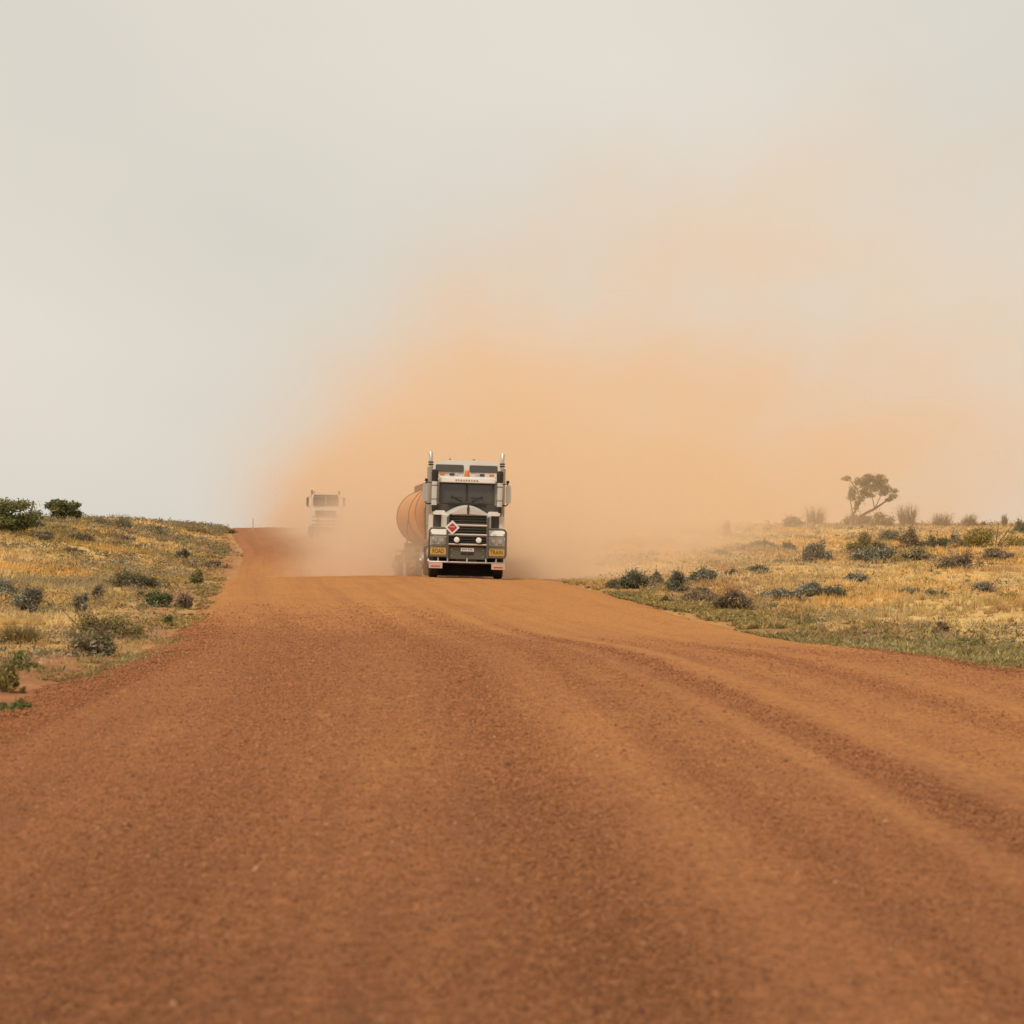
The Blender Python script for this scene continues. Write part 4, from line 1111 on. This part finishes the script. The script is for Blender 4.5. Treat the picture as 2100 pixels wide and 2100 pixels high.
S = 'shrub'
plants = [
    # left of the road: skyline
    ('acacia_tree', 'tree', 'tree', 18, 1086, 150, 74, ('green', 'olive', 'green'), 'large spreading green tree cut by the left edge of the photo', 92),
    ('acacia_tree', 'tree', 'tree', 131, 1061, 78, 44, ('green', 'darkgreen', 'olive'), 'rounded green tree alone on the left skyline', 150),
    ('shrub', S, 'wispy', 252, 1082, 62, 36, ('grey', 'olive', 'teal'), 'feathery grey green shrub standing up from the left skyline', 128),
    ('shrub', S, 'low', 200, 1078, 72, 15, ('purple', 'brown', 'dark'), 'low purplish brown shrub on the skyline between round tree and feathery shrub', 135),
    ('shrub', S, 'low', 318, 1079, 66, 15, ('purple', 'grey'), 'low grey brown shrub on the skyline right of the feathery shrub', 150),
    ('shrub', S, 'low', 402, 1079, 58, 13, ('olive', 'brown'), 'flat olive shrub on the left skyline nearest the guide post', 165),
    ('shrub', S, 'low', 462, 1083, 40, 8, ('dark', 'olive'), 'smallest dark shrub on the skyline beside the guide post', 190),
    # left of the road: slope
    ('shrub', S, 'bush', 75, 1092, 36, 22, ('blue', 'grey'), 'grey blue rounded shrub below the two left trees', None),
    ('shrub', S, 'low', 90, 1112, 56, 15, ('purple', 'blue'), 'flat purplish grey shrub on the straw slope below the rounded grey blue one', None),
    ('shrub', S, 'low', 162, 1114, 76, 15, ('dark', 'brown', 'olive'), 'long low dark brown shrub midway up the left slope', None),
    ('shrub', S, 'low', 312, 1101, 60, 12, ('olive', 'darkgreen'), 'flat dark olive shrub under the feathery skyline shrub', None),
    ('shrub', S, 'low', 250, 1112, 64, 13, ('grey', 'purple'), 'flat grey shrub right of the long dark brown one', None),
    ('shrub', S, 'low', 145, 1131, 44, 11, ('brown', 'dark'), 'small brown shrub below the long dark brown one', None),
    ('shrub', S, 'bush', 374, 1151, 30, 22, ('dark', 'blue', 'dark'), 'almost black small round shrub beside bright straw near the road', None),
    ('shrub', S, 'low', 274, 1205, 90, 30, ('darkgreen', 'brown', 'dark'), 'wide dark green and brown shrub midway along the left verge', None),
    ('shrub', S, 'bush', 406, 1198, 28, 31, ('green', 'olive'), 'small upright green shrub at the left road edge', None),
    ('shrub', S, 'bush', 330, 1244, 56, 36, ('green', 'darkgreen'), 'bushy green shrub at the left road edge, below the wide dark one', None),
    ('shrub', S, 'bush', 382, 1244, 36, 30, ('purple', 'brown'), 'grey brown twiggy shrub touching the bushy green one at the road edge', None),
    ('shrub', S, 'bush', 66, 1256, 78, 48, ('blue', 'dark', 'grey'), 'dark grey blue bush with stubby branches on the left slope', None),
    ('shrub', S, 'bush', 203, 1232, 30, 30, ('purple', 'dark'), 'small dark brown shrub beside a bare sandy patch on the left', None),
    ('shrub', S, 'low', 8, 1238, 70, 36, ('grey', 'blue'), 'pale grey shrub cut by the left photo edge, beside the dark grey blue bush', None),
    ('shrub', S, 'low', 290, 1227, 20, 12, ('dark', 'brown'), 'tiny dark shrub left of the bushy green one', None),
    ('shrub', S, 'low', 438, 1164, 30, 12, ('brown', 'dark'), 'small flat brown shrub close to the far left road edge', None),
    ('shrub', S, 'tussock', 42, 1324, 128, 58, ('olive', 'brown', 'dry', 'gold'), 'wide olive brown hummock of dry growth at the far left', None),
    ('shrub', S, 'bush', 200, 1308, 140, 58, ('olive', 'gold', 'dry', 'olive'), 'loose straggly bush with small yellow flowers behind the dark round one', None),
    ('shrub', S, 'bush', 190, 1345, 92, 56, ('olive', 'dark', 'dark', 'dry'), 'dense dark round bush at the near left road edge', None),
    ('shrub', S, 'bush', 44, 1374, 66, 40, ('bright', 'olive', 'green'), 'fresh green leafy weed clump near the left edge of the photo', None),
    ('weed', 'weed', 'bush', 12, 1418, 50, 60, ('olive', 'gold'), 'taller yellow green weed cut by the left edge of the photo', None),
    ('weed', 'weed', 'bush', 44, 1458, 30, 30, ('bright', 'green'), 'small bright green weed growing on the red gravel at lower left', None),
    ('weed', 'weed', 'low', 14, 1456, 36, 16, ('bright', 'olive'), 'flat green weed on the gravel left of the small bright one', None),
    ('shrub', S, 'bush', 344, 1282, 24, 24, ('olive', 'green'), 'little olive shrub at the left road edge just above the gravel shoulder', None),
    ('shrub', S, 'wispy', 166, 1262, 40, 46, ('grey', 'dry'), 'thin pale grey twigs behind the yellow flowered bush', None),
    # right of the road: skyline, in thin dust
    ('shrub', S, 'wispy', 1672, 1072, 66, 54, ('dry', 'brown'), 'dust veiled feathery shrub left of the leaning tree', 205),
    ('shrub', S, 'bush', 1628, 1075, 44, 24, ('dusty', 'dry'), 'faint rounded shrub in the dust, furthest left on the right skyline', 200),
    ('shrub', S, 'bush', 1762, 1077, 66, 32, ('brown', 'purple'), 'brown scrub round the foot of the leaning tree', 196),
    ('shrub', S, 'bush', 1812, 1076, 50, 34, ('olive', 'brown'), 'olive shrub on the skyline just right of the leaning tree', 185),
    ('shrub', S, 'wispy', 1860, 1078, 64, 52, ('brown', 'purple', 'dry'), 'tallest feathery brown shrub on the right skyline', 200),
    ('shrub', S, 'wispy', 1931, 1078, 62, 36, ('brown', 'purple'), 'row like clump of upright dark brown stems on the right skyline', 195),
    ('shrub', S, 'wispy', 1988, 1078, 44, 32, ('brown', 'dry'), 'small fan of brown stems on the right skyline', 195),
    ('sapling', 'sapling', 'wispy', 2060, 1077, 16, 28, ('dry', 'olive'), 'very thin pale sapling on the skyline near the right edge', 195),
    ('shrub', S, 'low', 2017, 1077, 12, 9, ('dark', 'brown'), 'tiny dark tuft on the right skyline beside the fan of stems', 195),
    ('shrub', S, 'bush', 2100, 1078, 36, 34, ('darkgreen', 'teal'), 'dark green bush on the skyline cut by the right edge of the photo', 150),
    # right of the road: the plain
    ('sapling', 'sapling', 'wispy', 1490, 1102, 24, 38, ('dry', 'brown'), 'thin brown sapling standing alone in the dusty grass', None),
    ('shrub', S, 'bush', 2040, 1124, 112, 46, ('gold', 'olive', 'gold'), 'broad yellow olive bush near the right edge', None),
    ('shrub', S, 'bush', 1966, 1172, 82, 52, ('purple', 'brown', 'dark'), 'big dark brown bush in front of the broad yellow olive one', None),
    ('shrub', S, 'low', 2042, 1148, 66, 24, ('dry', 'purple'), 'grey brown twiggy shrub right of the big dark brown bush', None),
    ('shrub', S, 'bush', 1770, 1138, 72, 42, ('olive', 'dark', 'gold'), 'rounded dark olive bush with yellowish top below the leaning tree', None),
    ('shrub', S, 'bush', 1674, 1150, 56, 50, ('dark', 'purple', 'grey'), 'dark grey bush standing alone left of the rounded olive one', None),
    ('shrub', S, 'bush', 1824, 1108, 44, 23, ('teal', 'blue'), 'blue green shrub between the olive bush and the skyline', None),
    ('shrub', S, 'bush', 1868, 1129, 52, 46, ('purple', 'dark', 'brown'), 'purple brown bush right of the blue green shrub', None),
    ('shrub', S, 'bush', 1918, 1126, 48, 30, ('teal', 'darkgreen'), 'dark blue green bush touching the purple brown one', None),
    ('shrub', S, 'low', 1958, 1120, 38, 22, ('grey', 'purple'), 'grey shrub between the dark blue green bush and the broad yellow one', None),
    ('shrub', S, 'low', 1800, 1161, 104, 28, ('dark', 'teal', 'grey'), 'low sprawling dark shrub in front of the rounded olive bush', None),
    ('shrub', S, 'low', 1878, 1162, 62, 26, ('brown', 'olive', 'grey'), 'low brown shrub joined to the right of the sprawling dark one', None),
    ('shrub', S, 'bush', 1616, 1136, 26, 26, ('purple', 'brown'), 'small purplish shrub left of the lone dark grey bush', None),
    ('shrub', S, 'low', 1563, 1128, 54, 18, ('olive', 'darkgreen'), 'double topped olive shrub in the middle of the straw plain', None),
    ('shrub', S, 'low', 1482, 1141, 40, 14, ('olive', 'dark'), 'flat olive shrub left of the double topped one', None),
    ('shrub', S, 'low', 1427, 1137, 28, 9, ('olive', 'dark'), 'smallest flat olive shrub, nearest the dust on the plain', None),
    ('shrub', S, 'low', 1376, 1122, 56, 18, ('grey', 'purple'), 'grey shrub fading into the dust on the plain', None),
    ('shrub', S, 'low', 1595, 1152, 38, 12, ('dark', 'olive'), 'small dark shrub below the small purplish one', None),
    ('shrub', S, 'low', 1530, 1136, 50, 13, ('teal', 'grey'), 'pale green shrub between the flat olive and the double topped shrubs', None),
    # right of the road: verge
    ('shrub', S, 'bush', 1300, 1207, 68, 38, ('dark', 'blue', 'teal'), 'dark grey green bush nearest the truck at the right road edge', None),
    ('shrub', S, 'low', 1347, 1204, 34, 26, ('grey', 'brown'), 'small pale twiggy shrub right of the bush nearest the truck', None),
    ('shrub', S, 'bush', 1388, 1212, 52, 40, ('teal', 'dark', 'blue'), 'second dark grey green bush along the right verge', None),
    ('shrub', S, 'low', 1444, 1205, 74, 28, ('teal', 'grey', 'dark'), 'long grey green shrub right of the second dark bush', None),
    ('shrub', S, 'low', 1506, 1198, 46, 22, ('purple', 'dry'), 'pinkish brown twiggy shrub at the end of the long grey green one', None),
    ('shrub', S, 'low', 1558, 1181, 58, 20, ('teal', 'blue'), 'blue green leafy shrub behind the row of blue grey ones', None),
    ('shrub', S, 'low', 1600, 1222, 76, 27, ('blue', 'grey', 'dark'), 'blue grey shrub at the left end of the blue grey row', None),
    ('shrub', S, 'low', 1664, 1220, 66, 27, ('blue', 'grey'), 'blue grey shrub in the middle of the blue grey row', None),
    ('shrub', S, 'bush', 1706, 1222, 52, 29, ('blue', 'dark', 'teal'), 'darkest shrub of the blue grey row', None),
    ('shrub', S, 'low', 1754, 1208, 52, 22, ('grey', 'blue'), 'pale blue grey shrub at the right end of the blue grey row', None),
    ('shrub', S, 'low', 1505, 1248, 62, 40, ('brown', 'purple', 'dark'), 'brown woody shrub low on the right verge', None),
    ('shrub', S, 'low', 1440, 1231, 72, 26, ('brown', 'dry'), 'rounded tan brown mound of dead growth below the long grey green shrub', None),
    ('shrub', S, 'bush', 1364, 1236, 18, 18, ('olive', 'dark'), 'tiny dark olive shrub at the very edge of the road', None),
    ('shrub', S, 'low', 1262, 1206, 38, 20, ('brown', 'dry', 'dark'), 'faint brown shrub in the dust, first along the right road edge', None),
    ('shrub', S, 'low', 1872, 1222, 64, 24, ('blue', 'teal', 'grey'), 'straggling grey green shrub right of the blue grey row', None),
    ('shrub', S, 'low', 1922, 1232, 44, 26, ('teal', 'olive'), 'olive grey shrub below the right end of the straggling one', None),
    ('shrub', S, 'low', 1960, 1206, 62, 15, ('teal', 'grey'), 'thin line of grey leaves in the straw near the right edge', None),
    ('shrub', S, 'low', 2016, 1216, 54, 20, ('grey', 'purple'), 'grey purple shrub near the right edge in front of the big brown bush', None),
    ('shrub', S, 'bush', 1984, 1328, 72, 30, ('green', 'olive'), 'leafy green clump at the right road edge', None),
    ('shrub', S, 'low', 1930, 1306, 34, 22, ('brown', 'dry'), 'small dead brown shrub left of the leafy green clump', None),
    ('shrub', S, 'low', 2066, 1238, 76, 24, ('olive', 'gold'), 'olive yellow shrub in the straw at the far right', None),
]
for row in plants:
    nm, cat, kind, px, py, w, h, cols, lab, d = row
    plant(nm, cat, kind, px, py, w, h, cols, lab, d, leafy=(260 if 'flowers' in lab or 'grey green shrub standing' in lab or 'olive shrub on' in lab else 190 if kind == 'wispy' else 0))

# the leaning tree on the right skyline
dd = 190.; sc = dd / FPX
x0 = (1748 - 1050) * sc
lt = empty('leaning_tree', (x0, dd, float(ground_z(x0, dd)) - .1))
tag(lt, 'wind swept leaning tree with open grey crown on the right skyline', 'tree')
def P(px, py, y=0.): return Vector(((px - 1748) * sc, y, (1075 - py) * sc))
q = MB()
q.tube([P(1747, 1076), P(1746, 1058), P(1749, 1042), P(1757, 1030), P(1764, 1018)], [.16, .13, .11, .09, .05], 8)
q.tube([P(1749, 1072), P(1757, 1052), P(1774, 1040), P(1794, 1030), P(1815, 1016), P(1826, 1004)], [.17, .14, .13, .11, .08, .04], 8)
q.build('trunk', M['bark'], lt, True)
q = MB()
for a_, b_ in (((1757, 1030), (1748, 990)), ((1757, 1030), (1775, 985)), ((1764, 1018), (1756, 975)), ((1764, 1018), (1796, 975)), ((1749, 1042), (1742, 968)), ((1794, 1030), (1790, 1000)), ((1815, 1016), (1832, 1012)),
               ((1794, 1030), (1812, 985)), ((1756, 990), (1735, 966)), ((1815, 1016), (1836, 1000))):
    A, Bp = P(*a_), P(*b_); mid_ = A.lerp(Bp, .5) + Vector((random.uniform(-.2, .2), random.uniform(-.8, .8), .15))
    Bp.y = random.uniform(-1, 1)
    q.tube([A, mid_, Bp], [.06, .04, .015], 6, False)
q.build('limb', M['bark'], lt, True)
cl = []
for px, py, rx, rz in ((1741, 967, 9, 5), (1757, 975, 12, 8), (1753, 993, 9, 10), (1762, 1008, 9, 8), (1778, 968, 12, 8), (1793, 972, 13, 9), (1788, 988, 14, 9), (1808, 982, 13, 9), (1824, 990, 11, 8),
                       (1806, 998, 10, 6), (1828, 1004, 8, 5), (1772, 985, 12, 8), (1822, 1012, 7, 4), (1757, 1018, 6, 6), (1776, 1000, 9, 5), (1790, 1003, 8, 4), (1770, 976, 10, 7), (1748, 1005, 8, 9), (1752, 1028, 5, 6), (1814, 972, 9, 6), (1800, 964, 8, 4), (1768, 995, 8, 6), (1784, 962, 7, 4), (1832, 994, 6, 5)):
    c = P(px, py, random.uniform(-1.4, 1.4)); cl.append((c.x, c.y, c.z, rx * sc * 1.05, 1.0, rz * sc * 1.05))
tree_crown(lt, cl, 6200, .062, ('dark', 'olive', 'brown'))

# grass: golden and grey tussocks, thick over both sides of the road
def grass_field(name, n, y0, y1, blades, hgt, wid, label, side=0, verge=False):
    t = RNG.random(n)
    y = y0 * (y1 / y0) ** t if verge else np.sqrt(y0 ** 2 + (y1 ** 2 - y0 ** 2) * t)
    lim = .30 * y + 3
    c = cx(y)
    if verge:
        s = np.where(RNG.random(n) < .5, -1, 1) if side == 0 else np.full(n, side)
        u = s * (HW - .5 + np.abs(RNG.normal(size=n)) * (1.0 + .01 * y)); x = u + c
    else:
        x = (RNG.random(n) * 2 - 1) * lim; u = x - c
    e = edge(u, y)
    edge_n = (fbm(x * .5, y * .22, 91, 4) - .5) * 3.0
    cov = fbm(x * .30, y * .16, 61, 4)
    keep = (np.abs(x) < lim)
    if verge: keep &= (e + edge_n * .5 > -.35) & (fbm(x * .7, y * .35, 95, 3) > np.where(u < 0, .44, .42)) & ((u > 0) | (y > 20))
    else: keep &= (e > .35 + edge_n * .6) & (RNG.random(n) < sstep(.24, .46, cov) * .75 + .25) & (RNG.random(n) < .45 + .55 * sstep(.3, 4, e + edge_n))
    x, y, u, e, cov = (a_[keep] for a_ in (x, y, u, e, cov)); n = len(x)
    z = ground_z(x, y)
    pk = fbm(x * .13 + 5, y * .085, 71, 4); pk2 = fbm(x * .5, y * .28, 73, 3)
    straw = np.array([.84, .57, .235]); gold = np.array([.82, .50, .165]); pale = np.array([.76, .58, .32]); olive = np.array([.38, .29, .115]); rust = np.array([.48, .25, .11]); grey = np.array([.44, .36, .23]); green = np.array([.24, .215, .08])
    def lerp(a_, b_, t_): return a_ * (1 - t_[:, None]) + b_ * t_[:, None]
    col = lerp(np.tile(straw, (n, 1)), np.tile(gold, (n, 1)), sstep(.4, .65, pk))
    col = lerp(col, np.tile(pale, (n, 1)), sstep(.52, .72, pk2) * .8)
    left = (u < 0)
    ol = np.maximum(sstep(.52, .66, fbm(x * .22, y * .12, 81, 3)) * .75, sstep(6.5, .5, e) * .75)
    col = lerp(col, np.tile(olive, (n, 1)), ol * np.where(left, .9, .75))
    col = lerp(col, np.tile(rust, (n, 1)), sstep(.56, .72, fbm(x * .33 + 9, y * .2, 83, 3)) * .6)
    col = lerp(col, np.tile(grey, (n, 1)), sstep(.56, .70, fbm(x * .27 + 3, y * .15, 87, 3)) * np.where(left, .75, .35))
    if verge: col = lerp(col, np.tile(green, (n, 1)), np.clip(.15 + .9 * RNG.random(n) * np.where(left, .8, 1), 0, 1))
    col = col * (.78 + .44 * RNG.random((n, 1)))
    size = hgt * (.5 + .8 * RNG.random(n) ** 1.5) * (.6 + .8 * cov) * (.55 + .45 * sstep(0, 4, e)) * (1 + y * .0022)
    if verge: size = size * (.5 + .6 * RNG.random(n))
    nb = n * blades
    rep = lambda a_: np.repeat(a_, blades, 0)
    sx, bx, by, bz, yb = rep(size), rep(x), rep(y), rep(z), rep(y)
    a = RNG.random(nb) * 6.283; r = np.sqrt(RNG.random(nb)) * sx * .42
    b = np.stack([bx + np.cos(a) * r, by + np.sin(a) * r, bz - .03], -1)
    hh = sx * (.5 + .6 * RNG.random(nb))
    ln = (.25 + .75 * RNG.random(nb)) * (.8 if not verge else 1.3)
    top = b + np.stack([np.cos(a) * ln * hh + .10 * hh, np.sin(a) * ln * hh, hh], -1)
    w = np.maximum(wid, yb * .00034) * (.6 + .8 * RNG.random(nb)) * (1.5 if verge else 1)
    g_ = RNG.random(nb) * 6.283
    s = np.stack([np.cos(g_) * w, np.sin(g_) * w, np.zeros(nb)], -1)
    if verge:
        m = b * .45 + top * .55
        v = np.stack([b, m - s, top, m + s], 1).reshape(-1, 3); f = np.arange(nb * 4).reshape(nb, 4)
    else:
        v = np.stack([b - s, b + s, top + s * .25], 1).reshape(-1, 3); f = np.arange(nb * 3).reshape(nb, 3)
    tc = rep(col) * (.82 + .36 * RNG.random((nb, 1)))
    o = np_mesh(name, v, f, M['leaf'], tint=tc)
    tag(o, label, kind='stuff')
grass_field('dry_grass', 19000, 14, 62, 16, .20, .006, 'golden dry grass tussocks beside the road')
grass_field('dry_grass', 28000, 60, 135, 12, .22, .01, 'golden dry grass further back on both slopes')
grass_field('dry_grass', 26000, 132, 290, 9, .26, .02, 'pale dry grass up to the skyline')
grass_field('verge_weeds', 9000, 15, 70, 12, .13, .008, 'green and olive weeds along the road edges', 0, True)
grass_field('verge_weeds', 7500, 18, 52, 16, .17, .007, 'thick green weeds along the right road edge', 1, True)

# heath: knee high scrub too small and crowded to count, thickest on the left slope
def heath(n):
    left = RNG.random(n) < .62
    y = np.sqrt(26 ** 2 + (240 ** 2 - 26 ** 2) * RNG.random(n) ** 1.5)
    lim = .29 * y + 2
    x = np.where(left, -lim + RNG.random(n) * np.maximum(.1, cx(y) - HW - 1 + lim), cx(y) + HW + 1 + RNG.random(n) * np.maximum(.1, lim - cx(y) - HW - 1))
    u = x - cx(y); e = edge(u, y)
    patch = np.maximum(fbm(x * .16 + 3, y * .09, 111, 4), np.where((u > 0) & (y < 85), .66 - .09 * np.abs(e - 2.2), 0))
    keep = (e > .8) & (np.abs(x) < lim) & (RNG.random(n) < sstep(.38, .62, patch) * np.where(left, 1, .55))
    x, y = x[keep], y[keep]
    sz = (.09 + .34 * RNG.random(len(x)) ** 2.4) * (1 + y * .007)
    pl = np.array([(o.location.x, o.location.y) for o in bpy.data.objects if o.type == 'EMPTY' and o.get('category') == 'shrub'])
    pl = np.repeat(pl, 14, 0); m = len(pl)                # more of it crowds round the bigger shrubs
    ang = RNG.random(m) * 6.283; rad = (.35 + 1.3 * RNG.random(m)) * (.6 + pl[:, 1] * .007)
    x2, y2 = pl[:, 0] + np.cos(ang) * rad * 1.5, pl[:, 1] + np.sin(ang) * rad
    ok = np.abs(x2 - cx(y2)) > HW + .6
    x, y = np.concatenate([x, x2[ok]]), np.concatenate([y, y2[ok]])
    sz = np.concatenate([sz, ((.13 + .24 * RNG.random(m)) * (1 + pl[:, 1] * .006))[ok]])
    n = len(x); k = 34
    z = ground_z(x, y)
    d = RNG.normal(size=(n, k, 3)); d /= np.linalg.norm(d, axis=2, keepdims=True)
    p = d * (RNG.random((n, k, 1)) ** .5) * sz[:, None, None] * np.array([1.35, 1.35, .75])
    p[..., 2] = np.abs(p[..., 2])
    p = p + np.stack([x, y, z], -1)[:, None]
    pal = np.array([PAL[c] for c in ('olive', 'grey', 'brown', 'dry', 'teal', 'gold', 'dark', 'olive')])
    pick = np.minimum(7, (fbm(x * .12, y * .07, 113, 3) * 6 + RNG.random(n) * 4 - 1.2).clip(0).astype(int))
    col = pal[pick] * (.8 + .5 * RNG.random((n, 1)))
    leaf = np.maximum(.020, y * .00042)
    N = d * .6 + RNG.normal(size=d.shape) * .6 + np.array([0, 0, .4])
    v, f = leaf_quads(p.reshape(-1, 3), N.reshape(-1, 3), np.repeat(leaf, k) * (.6 + .8 * RNG.random(n * k)))
    c = np.repeat(col, k, 0) * (.75 + .5 * RNG.random((n * k, 1)))
    tag(np_mesh('low_scrub', v, f, M['leaf'], tint=c), 'low mottled scrub tufts scattered through the dry grass on both slopes', kind='stuff')
heath(17000)
